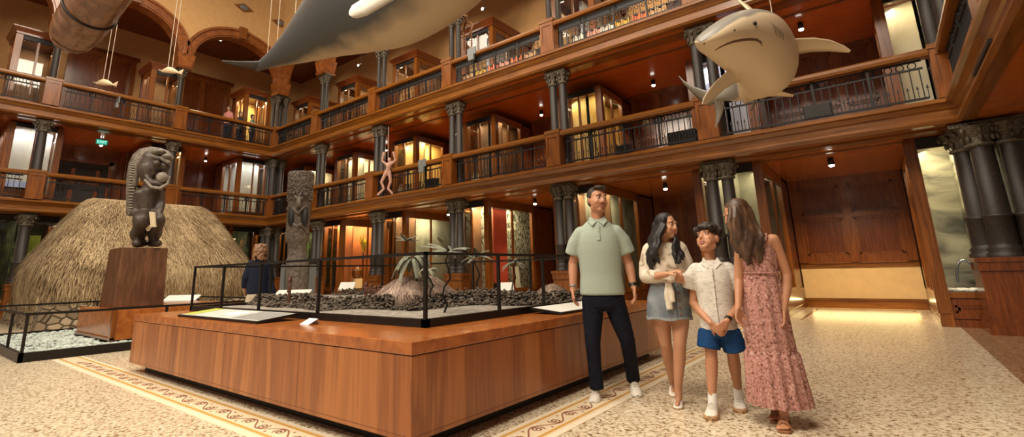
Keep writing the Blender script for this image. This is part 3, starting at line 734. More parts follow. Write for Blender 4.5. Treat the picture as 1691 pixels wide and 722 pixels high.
# terrain, stones
M['ash'] = plain('grey_model_ground', (0.27, 0.245, 0.21), 0.9, 0, 0.3, 14, 0.4)
M['rock'] = plain('grey_brown_model_stone', (0.115, 0.092, 0.072), 0.85, 0, 0.6, 14, 0.3)
def terrain(name, x0, x1, y0, y1, nx, ny, fz, zb, mat):
    vs = [(x0 + (x1 - x0) * i / nx, y0 + (y1 - y0) * j / ny, 0) for j in range(ny + 1) for i in range(nx + 1)]
    vs = [(x, y, fz(x, y)) for x, y, _ in vs]
    mb = MB(); mb.add(vs, [(j * (nx + 1) + i, j * (nx + 1) + i + 1, (j + 1) * (nx + 1) + i + 1, (j + 1) * (nx + 1) + i) for j in range(ny) for i in range(nx)], True)
    e = [i for i in range(nx + 1)] + [j * (nx + 1) + nx for j in range(1, ny + 1)] + [ny * (nx + 1) + i for i in range(nx - 1, -1, -1)] + [j * (nx + 1) for j in range(ny - 1, 0, -1)]
    loop = [vs[i] for i in e]; n = len(loop)
    mb.add(loop + [(p[0], p[1], zb) for p in loop], [(i, i + n, (i + 1) % n + n, (i + 1) % n) for i in range(n)] + [list(range(n, 2 * n))[::-1]])
    return mb.build(name, mat)
def wedge(x, y):          # raised stone terrace of the model
    yf = 3.55 if x < -5.0 else 3.55 + (x + 5.0) * 0.92
    return max(0.0, min(1.0, (y - yf) / 0.10))
def tz(x, y):
    return PZ + 0.02 + 0.012 * math.sin(x * 5.1 + y * 2) + 0.01 * math.sin(y * 7.3 - x * 3) + 0.08 * wedge(x, y)
o = terrain('model_ground', RX0 + 0.05, RX1 - 0.05, RY0 + 0.05, RY1 - 0.05, 60, 44, tz, PZ, M['ash'])
tag(o, 'grey sculpted ground of the temple model inside the black rail', 'model ground')
def pebble(mb, x, y, z, r, flat=0.7):
    a = random.random() * 6.28; s = [r * random.uniform(0.75, 1.3), r * random.uniform(0.75, 1.2), r * flat * random.uniform(0.8, 1.2)]
    rot = Matrix.Rotation(a, 3, 'Z') @ Matrix.Rotation(random.uniform(-0.4, 0.4), 3, 'X')
    mb.ell((x, y, z), s, rot, 6, 4)
mb = MB()
for n in range(4200):
    q = random.random()
    if q < 0.42: x = random.uniform(-7.3, -5.0); yf = 3.55
    elif q < 0.80: x = random.uniform(-5.0, -3.0); yf = 3.55 + (x + 5.0) * 0.92
    else: x = random.uniform(-7.3, -3.1); yf = 5.05 + 0.1 * math.sin(x)
    d_ = random.uniform(-0.07, 0.20)
    h = max(0.0, 0.11 - abs(d_ - 0.06) * 0.6) * random.random()
    y = min(yf + d_, 5.9); pebble(mb, x, y, tz(x, y) + h, random.uniform(0.012, 0.026))
o = mb.build('model_stones', M['rock']); o['kind'] = 'stuff'; tag(o, 'piled grey stones forming the terrace walls of the temple model', 'stones')
# thatch
def thatch_mat(name, lo, mid, hi):
    m, nt, b = nmat(name)
    v = coords(nt, (1, 1, 0.12))
    n = noise(nt, v, 34, 3); v2 = coords(nt); n2 = noise(nt, v2, 1.6, 3)
    ad = nt.nodes.new('ShaderNodeMath'); ad.operation = 'MULTIPLY_ADD'; ad.inputs[1].default_value = 0.6
    nt.links.new(n2, ad.inputs[0]); nt.links.new(n, ad.inputs[2])
    nt.links.new(ramp(nt, ad.outputs[0], [(0.62, lo), (0.82, mid), (1.0, hi)]), b.inputs['Base Color'])
    b.inputs['Roughness'].default_value = 0.9
    return m
M['thatch'] = thatch_mat('pili_grass_thatch', (0.15, 0.092, 0.042), (0.35, 0.245, 0.13), (0.56, 0.43, 0.25))  # darkest tone also paints in the shade between the grass strands
M['thatch_pink'] = thatch_mat('pinkish_model_thatch', (0.20, 0.13, 0.10), (0.38, 0.27, 0.21), (0.52, 0.40, 0.32))
def blades(mb, p, d, n_, L, w):
    """one bent grass blade at p pointing along d with surface normal n_"""
    s_ = d.cross(n_).normalized() * w
    q = p + d * L * 0.55 + n_ * L * 0.10; e = p + d * L + n_ * L * random.uniform(0.0, 0.16) + s_ * random.uniform(-4, 4)
    mb.add([p - s_, p + s_, q + s_ * 0.8, q - s_ * 0.8, e], [(0, 1, 2, 3), (3, 2, 4)])
def thatched(name_t, label, cat, cx, cy, lx, ly, z0, zw, zr, rl, mat, count, bl, bw, over=0.0):
    """hipped, bulging thatched house: footprint lx by ly, ridge of length rl along y"""
    t = thing(name_t, label, cat, (cx, cy, z0))
    N = 40
    def ringp(f):
        # f 0 bottom .. 1 ridge: superellipse footprint that narrows with a rounded shoulder
        k = 1.0 if f < 0.34 else max(0.0, (1 - f) / 0.66) ** 0.80
        k *= 1.0 + 0.03 * math.sin(min(1, f / 0.34) * math.pi)
        a, b_ = lx / 2 * (0.99 - 0.04 * (1 - f)) * k + 0.02, rl / 2 + (ly / 2 - rl / 2) * k
        out = []
        for i in range(N):
            q = 2 * math.pi * i / N; c_, s_ = math.cos(q), math.sin(q); ex = 0.42
            out.append(Vector((cx + a * math.copysign(abs(c_) ** ex, c_), cy + b_ * math.copysign(abs(s_) ** ex, s_), z0 + (zr - z0) * f)))
        return out
    fs = [0, 0.08, 0.18, 0.3, 0.42, 0.54, 0.65, 0.75, 0.84, 0.91, 0.96, 0.99]
    rings = [ringp(f) for f in fs]
    MB().loft(rings).build('thatch', mat, t)
    mb = MB()
    for n in range(count):
        f = random.random() ** 0.85 * 0.985
        a = random.random() * N; i = int(a); fr_ = a - i
        r0, r1 = ringp(f), ringp(max(0, f - 0.04))
        p = r0[i].lerp(r0[(i + 1) % N], fr_); q = r1[i].lerp(r1[(i + 1) % N], fr_)
        d = (q - p)
        if d.length < 1e-5: d = Vector((0, 0, -1))
        d.normalize()
        tg = (r0[(i + 1) % N] - r0[i]); nn = tg.cross(-d)
        if nn.length < 1e-6: continue
        nn.normalize()
        if nn.dot(p - Vector((cx, cy, z0 + (zr - z0) * 0.3))) < 0: nn = -nn
        d = (d + tg.normalized() * random.uniform(-0.25, 0.25)).normalized()
        blades(mb, p + nn * random.uniform(-0.01, 0.03) * bl / 0.3, d, nn, bl * random.uniform(0.6, 1.3), bw * random.uniform(0.6, 1.4))
    for n in range(count // 12):
        y = cy + random.uniform(-rl / 2, rl / 2); d = Vector((random.choice((-1, 1)) * 0.8, random.uniform(-0.3, 0.3), -0.5)).normalized()
        blades(mb, Vector((cx, y, zr + 0.01)), d, Vector((0, 0, 1)), bl * 0.8, bw)
    g = mb.build('grass_blades', mat, t); g['kind'] = 'stuff'
    return t
t = thatched('thatched_house', 'large thatched grass house on a stone foundation at the left of the hall', 'thatched house', -17.55, 5.15, 4.5, 5.2, 0.50, 1.6, 3.44, 2.9, M['thatch'], 15000, 0.38, 0.010)
M['lava'] = None
def stonewall():
    m, nt, b = nmat('dry_stone_wall')
    v = coords(nt, (1, 1, 1.25))
    vo = nt.nodes.new('ShaderNodeTexVoronoi'); vo.feature = 'DISTANCE_TO_EDGE'; vo.inputs['Scale'].default_value = 4.2
    vc = nt.nodes.new('ShaderNodeTexVoronoi'); vc.inputs['Scale'].default_value = 4.2
    nt.links.new(v, vo.inputs['Vector']); nt.links.new(v, vc.inputs['Vector'])
    sp = nt.nodes.new('ShaderNodeSeparateColor'); nt.links.new(vc.outputs['Color'], sp.inputs[0])
    col = ramp(nt, sp.outputs[0], [(0.1, (0.16, 0.115, 0.07)), (0.9, (0.36, 0.28, 0.18))])
    mx = nt.nodes.new('ShaderNodeMix'); mx.data_type = 'RGBA'
    nt.links.new(ramp(nt, vo.outputs['Distance'], [(0.01, (0, 0, 0)), (0.06, (1, 1, 1))]), mx.inputs[0])
    mx.inputs[6].default_value = (0.03, 0.022, 0.014, 1); nt.links.new(col, mx.inputs[7])
    nt.links.new(mx.outputs[2], b.inputs['Base Color'])
    b.inputs['Roughness'].default_value = 0.9
    bump(nt, b, ramp(nt, vo.outputs['Distance'], [(0.0, (0, 0, 0)), (0.12, (1, 1, 1))]), 0.9, 0.05)
    return m
M['lava'] = stonewall()
fb = MB().frust((-19.95, -15.28, 2.55, 7.6, 0), (-19.9, -15.36, 2.62, 7.55, 0.54)); fb.build('stone_foundation', M['lava'], t)
c0 = onz(668, 493, 0.80)
thatched('model_house', 'small pinkish thatched model house on the stone terrace', 'model house', c0.x, c0.y + 0.2, 0.62, 0.95, 0.76, 0.9, 1.06, 0.5, M['thatch_pink'], 2500, 0.09, 0.0035)
c0 = onz(906, 489, 0.74)
thatched('model_house', 'low flared thatched model hut near the right rail behind the man', 'model house', c0.x, c0.y + 0.1, 0.38, 0.38, 0.72, 0.8, 0.90, 0.12, M['thatch_pink'], 900, 0.07, 0.003)
# paper trees
M['leaf'] = plain('pale_grey_green_paper_leaf', (0.20, 0.205, 0.155), 0.8, 0, 0.4, 8)
def paper_tree(label, base, top, sway, nl, L, droop, w=0.028):
    t = thing('paper_tree', label, 'model tree', base, 'paper trees of the temple model')
    base, top = Vector(base), Vector(top)
    pts = [base.lerp(top, q / 7) + Vector((sway * math.sin(q * 1.9), sway * 0.6 * math.cos(q * 1.4), 0)) * (1 if 0 < q < 7 else 0) for q in range(8)]
    MB().tube(pts, [0.012, 0.011, 0.011, 0.010, 0.010, 0.009, 0.009, 0.008], 6).build('stem', M['black'], t)
    for k in range(nl):
        a = 2 * math.pi * k / nl + random.uniform(-0.3, 0.3); l = L * random.uniform(0.75, 1.15); el = random.uniform(-0.1, 0.7)
        dx, dy = math.cos(a), math.sin(a); rows = []
        for q in range(7):
            f = q / 6; h = l * (el * f - droop * f * f); ww = w * (0.35 + 2.2 * f * (1 - f) + 0.05)
            c_ = top + Vector((dx * l * f * (1 - 0.25 * droop * f), dy * l * f * (1 - 0.25 * droop * f), h))
            rows.append([c_ + Vector((-dy * ww, dx * ww, -ww * 0.3)), c_ + Vector((0, 0, ww * 0.35)), c_ + Vector((dy * ww, -dx * ww, -ww * 0.3))])
        m_ = MB(); m_.loft(rows, False, False, False); m_.build('leaf', M['leaf'], t)
def tree_at(label, ub, vb, ut, vt, zb, **kw):
    b_ = onz(ub, vb, zb); d_ = (b_ - CAM).dot(FW); paper_tree(label, tuple(b_), tuple(at(ut, vt, d_)), **kw)
tree_at('bushy paper tree with drooping grey leaves in front of the model house', 692, 503, 682, 428, 0.72, sway=0.02, nl=18, L=0.34, droop=0.95, w=0.04)
tree_at('paper tree with wavy black stem and spreading star of leaves', 733, 518, 742, 416, 0.70, sway=0.035, nl=13, L=0.30, droop=0.25)
tree_at('paper tree on two bent stems with stiff upright fronds beside the red banner', 792, 497, 786, 424, 0.71, sway=0.03, nl=11, L=0.26, droop=0.35)
tree_at('sparse paper tree second from the right rail', 846, 494, 851, 434, 0.72, sway=0.02, nl=7, L=0.22, droop=0.5)
tree_at('faint tall paper tree with upright tuft behind the model house', 664, 489, 672, 398, 0.80, sway=0.02, nl=9, L=0.17, droop=0.1)
tree_at('short bare-stemmed paper tree just right of the corner post', 716, 508, 708, 446, 0.70, sway=0.03, nl=6, L=0.16, droop=0.8)
# small carved images on the terrace
M['redwood'] = plain('red_brown_carved_wood', (0.10, 0.032, 0.018), 0.6, 0, 0.3)
def image(label, u, v, h):
    b_ = onz(u, v, 0.80); t = thing('carved_image', label, 'model figure', tuple(b_), 'tiny carved images of the temple model')
    x, y, z = b_
    MB().cap((x - 0.012, y, z - 0.02), 0.010, (x - 0.01, y, z + h * 0.4), 0.014, 7).cap((x + 0.012, y, z - 0.02), 0.010, (x + 0.01, y, z + h * 0.4), 0.014, 7).cap((x, y, z + h * 0.4), 0.022, (x, y, z + h * 0.66), 0.024, 8).cap((x - 0.022, y, z + h * 0.66), 0.009, (x - 0.03, y - 0.01, z + h * 0.36), 0.008, 6).cap((x + 0.022, y, z + h * 0.66), 0.009, (x + 0.03, y - 0.01, z + h * 0.36), 0.008, 6).build('body', M['redwood'], t)
    MB().cap((x, y, z + h * 0.72), 0.020, (x, y - 0.004, z + h * 0.86), 0.024, 8).ell((x, y + 0.01, z + h * 0.95), (0.014, 0.02, h * 0.10), None, 8, 5).build('head', M['redwood'], t)
for i, (u, v, h) in enumerate(((604, 492, 0.20), (612, 490, 0.17), (619, 492, 0.15), (626, 491, 0.16), (633, 492, 0.15), (640, 491, 0.14))):
    image('tiny red-brown carved image in the row left of the model house, %s from the left' % ORD[i], u, v, h)
image('single slender red-brown carved image at the left of the terrace wall', 477, 497, 0.30)
# information panels
def wedge_panel(label, corners, th, mat_top, mat_side, cat='information panel', extra=None):
    """thin sloped board on four world corners (front-left, front-right, back-right, back-left)"""
    c = [Vector(p) for p in corners]; o_ = sum(c, Vector()) / 4
    t = thing('information_panel', label, cat, tuple(o_))
    lo = [p - Vector((0, 0, th)) for p in c]
    MB().add(c + lo, [(0, 1, 5, 4), (1, 2, 6, 5), (2, 3, 7, 6), (3, 0, 4, 7), (7, 6, 5, 4), (0, 1, 2, 3)]).build('board', mat_side, t)
    def bl(u, v): return (c[0].lerp(c[1], u)).lerp(c[3].lerp(c[2], u), v)
    up = Vector((0, 0, 0.002))
    MB().add([bl(0.015, 0.05) + up, bl(0.985, 0.05) + up, bl(0.985, 0.95) + up, bl(0.015, 0.95) + up], [(0, 1, 2, 3)]).build('printed_sheet', mat_top, t)
    if extra:
        for nm, u0, u1, v0, v1, mt in extra:
            MB().add([bl(u0, v0) + up * 2, bl(u1, v0) + up * 2, bl(u1, v1) + up * 2, bl(u0, v1) + up * 2], [(0, 1, 2, 3)]).build(nm, mt, t)
    return t
M['lime'] = plain('lime_green_print', (0.42, 0.48, 0.06), 0.5, 0, 0.1); M['ink'] = plain('grey_print', (0.25, 0.25, 0.24), 0.5, 0, 0.1)
M['paper'] = plain('off_white_print', (0.55, 0.55, 0.50), 0.45, 0, 0.05)
wedge_panel('dark sloped information panel with lime and white print on the front ledge of the platform', ((-6.45, 2.30, PZ + 0.022), (-4.60, 2.30, PZ + 0.022), (-4.60, 2.72, PZ + 0.065), (-6.45, 2.72, PZ + 0.065)), 0.022, M['paper'], M['black'], extra=[('green_band', 0.02, 0.16, 0.10, 0.94, M['lime']), ('text_block', 0.42, 0.60, 0.3, 0.8, M['white']), ('picture_block', 0.66, 0.97, 0.12, 0.9, M['ink'])])
wedge_panel('dark sloped information panel with white print on the right ledge beside the man', ((-2.50, 4.20, PZ + 0.022), (-2.50, 5.35, PZ + 0.022), (-2.86, 5.35, PZ + 0.06), (-2.86, 4.20, PZ + 0.06)), 0.022, M['white'], M['black'])
a = onz(507, 536, PZ + 0.002)
tag(MB().add([(a.x - 0.09, a.y - 0.02, PZ + 0.001), (a.x + 0.05, a.y - 0.02, PZ + 0.001), (a.x + 0.09, a.y + 0.05, PZ + 0.05), (a.x - 0.05, a.y + 0.05, PZ + 0.05), (a.x - 0.05, a.y + 0.07, PZ + 0.001), (a.x + 0.09, a.y + 0.07, PZ + 0.001)], [(0, 1, 2, 3), (3, 2, 5, 4)]).build('folded_card', M['white']), 'small white folded card lying beside the dark information panel', 'card')
def stand_panel(label, u, v, d_, w, dp, ht, legs=True):
    p = at(u, v, d_)
    t = thing('label_stand', label, 'label stand', (p.x, p.y, 0))
    e = Vector((RT.x, RT.y, 0)).normalized(); n_ = Vector((FW.x, FW.y, 0)).normalized()
    c = [p - e * w / 2 - n_ * dp / 2 - Vector((0, 0, ht / 2)), p + e * w / 2 - n_ * dp / 2 - Vector((0, 0, ht / 2)), p + e * w / 2 + n_ * dp / 2 + Vector((0, 0, ht / 2)), p - e * w / 2 + n_ * dp / 2 + Vector((0, 0, ht / 2))]
    lo = [q - Vector((0, 0, 0.03)) for q in c]
    MB().add(c + lo, [(0, 1, 5, 4), (1, 2, 6, 5), (2, 3, 7, 6), (3, 0, 4, 7), (7, 6, 5, 4), (0, 1, 2, 3)]).build('board', M['white'], t)
    for s in (-0.35, 0.35):
        q = p + e * w * s; MB().box(q.x - 0.02, q.x + 0.02, q.y - 0.02, q.y + 0.02, 0, p.z - 0.03).build('leg', M['black'], t)
stand_panel('white slanted label board on stand between the pedestal and the rail', 300, 492, 11.6, 0.78, 0.25, 0.12)
stand_panel('white slanted label board on stand at the foot of the tall carved post', 484, 483, 10.4, 0.72, 0.25, 0.10)
stand_panel('cream slanted label board below the glowing orange backdrop', 573, 472, 14.6, 0.45, 0.25, 0.2)
stand_panel('white slanted label board below the red banner', 836, 473, 11.9, 0.36, 0.22, 0.18)
# ------------------------------------------------------------------ pebble bed, carved figure
t = thing('pebble_tray', 'low black metal kerb with thin handrail around the pale pebble bed', 'railing', (-9.73, 1.5, 0))
KX0, KX1, KY0, KY1 = -13.9, -9.73, 1.5, 5.4
MB().box(KX0, KX1, KY0, KY0 + 0.05, 0, 0.13).box(KX1 - 0.05, KX1, KY0, KY1, 0, 0.13).box(KX0, KX1, KY1 - 0.05, KY1, 0, 0.13).box(KX0, KX0 + 0.05, KY0, KY1, 0, 0.13).build('kerb', M['black'], t)
MB().box(KX0 + 0.05, KX1 - 0.05, KY0 + 0.05, KY1 - 0.05, 0, 0.05).build('bed', M['gray'], t)
for x, y in ((KX1 - 0.03, KY0 + 0.03), (-10.9, KY0 + 0.03), (-12.3, KY0 + 0.03), (KX0 + 0.03, KY0 + 0.03), (KX1 - 0.03, 3.3), (KX1 - 0.03, 4.3), (KX1 - 0.03, KY1 - 0.03), (KX0 + 0.03, 3.3), (KX0 + 0.03, KY1 - 0.03)):
    MB().box(x - 0.018, x + 0.018, y - 0.018, y + 0.018, 0.12, 0.66).build('post', M['black'], t)
MB().box(KX0, KX1, KY0 + 0.01, KY0 + 0.05, 0.64, 0.675).box(KX1 - 0.05, KX1 - 0.01, KY0, KY1, 0.64, 0.675).box(KX0, KX1, KY1 - 0.05, KY1 - 0.01, 0.64, 0.675).box(KX0 + 0.01, KX0 + 0.05, KY0, KY1, 0.64, 0.675).build('handrail', M['black'], t)
M['pebble'] = plain('pale_green_grey_pebble', (0.40, 0.45, 0.41), 0.6, 0, 0.3, 5)
mb = MB()
for n in range(3300):
    x, y = random.uniform(KX0 + 0.1, KX1 - 0.1), random.uniform(KY0 + 0.1, 4.6)
    if -12.66 < x < -10.3 and 2.66 < y: continue
    pebble(mb, x, y, 0.065 + random.uniform(-0.01, 0.03), random.uniform(0.035, 0.06), 0.5)
o = mb.build('pebbles', M['pebble']); o['kind'] = 'stuff'; tag(o, 'pale green-grey pebbles filling the kerbed bed', 'pebbles')
t = thing('koa_plinth', 'low koa veneer box in the pebble bed carrying the carved figure pedestal', 'plinth', (-10.4, 2.7, 0))
MB().box(-12.4, -10.5, 2.85, 4.75, 0.03, 0.13).build('kick', M['black'], t)
MB().frust((-12.6, -10.33, 2.72, 4.95, 0.12), (-12.5, -10.38, 2.70, 4.9, 0.61)).build('body', M['koa_top'], t, bevel=0.008)
MB().box(-10.42, -10.325, 2.69, 2.75, 0.13, 0.615).box(-12.5, -10.325, 2.685, 2.76, 0.12, 0.16).build('edge_band', M['trim_z'], t)
t = thing('statue_pedestal', 'tall dark brown block pedestal under the crested carved figure', 'pedestal', (-11.7, 3.35, 0.61))
MB().frust((-12.15, -11.25, 2.92, 3.74, 0.612), (-12.1, -11.3, 2.95, 3.72, 1.72)).build('block', wood('dark_brown_pedestal_wood', (0.07, 0.03, 0.014), (0.17, 0.075, 0.035), 0.4, (4, 4, 0.7)), t, bevel=0.01)
M['carve'] = plain('dark_weathered_carved_wood', (0.055, 0.038, 0.028), 0.5, 0, 0.4, 10, 0.3)
M['notch'] = plain('pale_worn_carved_edge', (0.22, 0.185, 0.15), 0.7, 0, 0.4, 20)
M['carve_grey'] = plain('grey_weathered_carved_wood', (0.13, 0.105, 0.085), 0.6, 0, 0.5, 14, 0.5)
SD = 12.82 - 0.35
def S(u, v, dd=0.0): return at(u, v, 9.62 + dd)
dref = (Vector((-11.7, 3.35, 1.72)) - CAM).dot(FW)
def S(u, v, dd=0.0): return at(u, v, dref + dd)
px = dref / FPX
t = thing('carved_figure', 'dark crouching carved wooden figure with sweeping notched crest on the tall pedestal', 'carved statue', (-11.7, 3.35, 1.72))
b = MB()
b.chain([(S(246, 352), 17 * px), (S(246, 335), 17 * px), (S(247, 318), 15 * px), (S(250, 304), 10 * px)])
b.chain([(S(252, 300), 13 * px), (S(250, 280), 21 * px), (S(252, 263), 16 * px)])
b.chain([(S(262, 306, -0.05), 8 * px), (S(272, 302, -0.1), 6 * px), (S(276, 292, -0.1), 4 * px)])
b.chain([(S(240, 290, -0.2), 4 * px), (S(252, 303, -0.24), 5 * px), (S(268, 304, -0.22), 4 * px)])
b.ell(S(267, 293, -0.16), 9 * px).ell(S(272, 275, -0.05), 8 * px).ell(S(258, 270, -0.22), 6 * px)
b.chain([(S(232, 321, -0.1), 10 * px), (S(227, 338, -0.1), 7.5 * px), (S(228, 346, -0.12), 6 * px), (S(219, 353, -0.2), 5 * px), (S(232, 357, -0.3), 4.5 * px)])
b.chain([(S(262, 319, 0.1), 8 * px), (S(266, 337, 0.05), 6.5 * px), (S(264, 350, -0.1), 5 * px)])
b.chain([(S(243, 354), 15 * px), (S(234, 364, -0.32), 13 * px), (S(230, 376, -0.22), 9 * px)])
b.chain([(S(230, 376, -0.2), 9 * px), (S(228, 387, -0.05), 12 * px), (S(230, 398, -0.05), 8 * px)])
b.chain([(S(253, 354), 13 * px), (S(262, 363, -0.18), 10 * px), (S(260, 376, -0.12), 8 * px)])
b.chain([(S(260, 376, -0.1), 8 * px), (S(256, 387, 0.05), 10 * px), (S(253, 398, 0.05), 7 * px)])
b.chain([(S(236, 401, 0.08), 7 * px), (S(226, 402, -0.22), 7 * px)]).chain([(S(250, 402, 0.12), 6 * px), (S(261, 402, -0.1), 6 * px)])
b.build('body', M['carve'], t, vox=0.022, smooth=4)
cr = MB(); pts = [(281, 262), (276, 255), (264, 250), (248, 248), (234, 251), (225, 259), (219, 272), (216, 290), (215, 310), (215, 332), (215, 352)]
cr.chain([(S(u, v), 6 * px) for u, v in pts])
cr.chain([(S(u, v, -0.12), 4 * px) for u, v in [(278, 268), (268, 262), (252, 258), (238, 261), (230, 270), (226, 285), (223, 305)]])
def along(P_, f):
    k = f * (len(P_) - 1); i = min(int(k), len(P_) - 2); r_ = k - i
    return (P_[i][0] * (1 - r_) + P_[i + 1][0] * r_, P_[i][1] * (1 - r_) + P_[i + 1][1] * r_)
cr.build('crest', M['carve_grey'], t, vox=0.02, smooth=2)
nb = MB()
for i in range(46):
    u, v = along(pts, i / 45); u2, v2 = along(pts, min(1, i / 45 + 0.01)); u0, v0 = along(pts, max(0, i / 45 - 0.01))
    n_ = Vector((v2 - v0, -(u2 - u0))); n_ = n_.normalized() * 6.5
    p, q = S(u - n_.x * 0.2, v - n_.y * 0.2, -0.07), S(u + n_.x, v + n_.y, -0.09)
    nb.cap(p, 1.5 * px, q, 1.6 * px, 6)
nb.build('crest_notches', M['notch'], t)
hb = MB(); hb.ell(S(262, 252, -0.08), (16 * px, 10 * px, 5 * px)).ell(S(275, 259, -0.1), (8 * px, 7 * px, 5 * px)).build('brow', M['carve_grey'], t)
lc = MB(); A = [S(246, 350, -0.36), S(255, 351, -0.36), S(257, 375, -0.42), S(249, 375, -0.42)]
lc.add(A + [p + FW * 0.03 for p in A], [(0, 1, 2, 3), (7, 6, 5, 4), (0, 4, 5, 1), (1, 5, 6, 2), (2, 6, 7, 3), (3, 7, 4, 0)]).build('loincloth', plain('off_white_bark_cloth', (0.55, 0.45, 0.30), 0.9, 0, 0.1), t)
lb = MB(); lb.chain([(S(240, 298, -0.34), 2.2 * px), (S(250, 309, -0.36), 2.4 * px), (S(264, 311, -0.32), 2.4 * px), (S(276, 304, -0.2), 2.2 * px), (S(280, 292, -0.15), 1.8 * px)], 7)
lb.ell(S(268, 293, -0.22), 8.5 * px); lb.build('lips', M['notch'], t)
# tall carved post
TD = 13.0
tb = at(492, 460, TD); tx = TD / FPX
t = thing('carved_post', 'tall grey carved wooden god post with grimacing face behind the platform', 'carved statue', (tb.x, tb.y, 0))
def T(u, v, dd=0.0): return at(u, v, TD + dd)
zr = [(285, 20, 0.9), (290, 20.5, 1), (310, 19.5, 1), (326, 19, 1), (340, 18.5, 1), (372, 18.5, 1), (392, 19, 1), (400, 18, 1), (402, 15.5, 1), (425, 15.5, 1), (430, 18, 1), (470, 18, 1), (505, 18, 1)]
cx = [498, 498, 497, 496, 495, 492, 491, 491, 491, 491, 491, 491, 491]
fl_ = Vector((FW.x, FW.y, 0)).normalized(); rt_ = Vector((RT.x, RT.y, 0)).normalized()
rings = []
for (v, w, _), u in zip(zr, cx):
    c_ = T(u, v); rings.append([c_ + rt_ * w * tx * math.cos(a) + fl_ * w * tx * 0.85 * math.sin(a) for a in [2 * math.pi * k / 20 for k in range(20)]])
foot = rings[-1]; rings.append([Vector((p.x, p.y, 0)) for p in foot])
MB().loft(rings[::-1]).build('trunk', M['carve_grey'], t)
hd = MB()
for n in range(420):
    a = random.uniform(math.pi, 2 * math.pi); v = random.uniform(287, 332); c_ = T(498 - (v - 287) * 0.05, v)
    hd.ell(c_ + rt_ * 20 * tx * math.cos(a) + fl_ * 17 * tx * math.sin(a), 0.024, None, 5, 4)
hd.build('carved_headdress', M['carve_grey'], t)
fd = -0.285
def band(name, pts, r, mat, dd=fd):
    m_ = MB(); m_.chain([(T(u, v, dd + 0.28 * ((u - 492) / 19.0) ** 2), r * tx) for u, v in pts], 7); m_.build(name, mat, t)
for s in (-1, 1):
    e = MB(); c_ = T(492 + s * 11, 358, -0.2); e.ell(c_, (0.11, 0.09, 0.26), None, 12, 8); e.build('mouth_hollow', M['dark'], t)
    e = MB(); e.ell(T(494 + s * 10, 321, -0.22), (0.12, 0.08, 0.07), Matrix.Rotation(0.4 * s, 3, 'Y'), 10, 7); e.build('eye', M['carve'], t)
    band('brow', [(495 + s * 2, 330), (494 + s * 9, 322), (495 + s * 16, 314)], 2.2, M['carve_grey'])
    band('lip', [(492, 352), (492 + s * 6, 346), (492 + s * 13, 340), (492 + s * 17, 345)], 2.4, M['carve_grey'])
    band('lip', [(491, 374), (491 + s * 6, 370), (491 + s * 12, 376), (491 + s * 17, 384)], 2.4, M['carve_grey'])
e = MB(); e.cap(T(494, 328, -0.3), 3.5 * tx, T(493, 338, -0.34), 4.5 * tx, 8); e.build('nose', M['carve_grey'], t)
for u, nm in ((471, 'left'), (512, 'right')):
    p = T(u, 470, 0.1); q = T(u, 437, 0.1)
    tag(MB().box(p.x - 0.1, p.x + 0.1, p.y - 0.1, p.y + 0.1, 0, q.z).build('stone_post', M['gray']), 'plain grey upright post on the %s side of the tall carved post' % nm, 'post')
p = T(509, 380, 0.5); q = T(506, 437, 0.5)
tag(MB().tube([(q.x, q.y, 0), (q.x, q.y, q.z), p], 0.035, 8).build('green_pole', plain('pale_green_paint', (0.20, 0.45, 0.10), 0.5)), 'slim pale green pole right behind the tall carved post', 'pole')
# wooden table with small thatched model at the left edge
t = thing('display_table', 'orange wooden display table at the left edge beside the thatched house', 'table', (-14.6, 1.3, 0))
tw = MB().box(-15.4, -14.0, 0.3, 1.75, 0.70, 0.78).box(-15.3, -14.1, 0.4, 1.65, 0.55, 0.70); tw.build('top', M['trim_x'], t)
for x, y in ((-14.15, 1.6), (-14.15, 0.45), (-15.25, 1.6), (-15.25, 0.45)): MB().box(x - 0.09, x + 0.09, y - 0.09, y + 0.09, 0, 0.56).build('leg', M['trim_z'], t)
MB().box(-15.3, -14.1, 0.4, 1.65, 0.10, 0.28).build('shelf', M['trim_x'], t)
thatched('model_house', 'small thatched model house on the orange table at the left edge', 'model house', -14.6, 1.15, 0.8, 0.85, 0.78, 0.9, 1.18, 0.4, M['thatch'], 900, 0.09, 0.004)
# ------------------------------------------------------------------ hanging animals
from mathutils.bvhtree import BVHTree
UP = -DN
def paint_mat(name, lo, hi, edge=0.5, rough=0.45, nscale=3.0, soft=0.12):
    m, nt, b = nmat(name)
    a = nt.nodes.new('ShaderNodeAttribute'); a.attribute_name = 'paint'
    n = noise(nt, coords(nt), nscale, 5)
    ad = nt.nodes.new('ShaderNodeMath'); ad.operation = 'MULTIPLY_ADD'; ad.inputs[1].default_value = 0.45
    nt.links.new(n, ad.inputs[0]); nt.links.new(a.outputs['Fac'], ad.inputs[2])
    e = edge + 0.22
    nt.links.new(ramp(nt, ad.outputs[0], [(e - soft, lo), (e + soft, hi)]), b.inputs['Base Color'])
    b.inputs['Roughness'].default_value = rough
    return m
def set_paint(o, fn):
    at_ = o.data.attributes.new('paint', 'FLOAT', 'POINT')
    for i, v in enumerate(o.data.vertices): at_.data[i].value = fn(i, v.co)
def body_loft(secs, L, U, n=28, sq=1.0):
    """secs: (centre, half width, half height)"""
    rings = []
    for i, (c, w, h) in enumerate(secs):
        a = secs[max(i - 1, 0)][0]; b_ = secs[min(i + 1, len(secs) - 1)][0]
        t_ = (b_ - a).normalized(); l = (L - t_ * L.dot(t_)).normalized(); u = t_.cross(l)
        if u.dot(U) < 0: u = -u
        row = []
        for k in range(n):
            q = 2 * math.pi * k / n; cc, ss = math.cos(q), math.sin(q)
            row.append(c + l * w * math.copysign(abs(cc) ** sq, cc) + u * h * math.copysign(abs(ss) ** sq, ss))
        rings.append(row)
    return rings
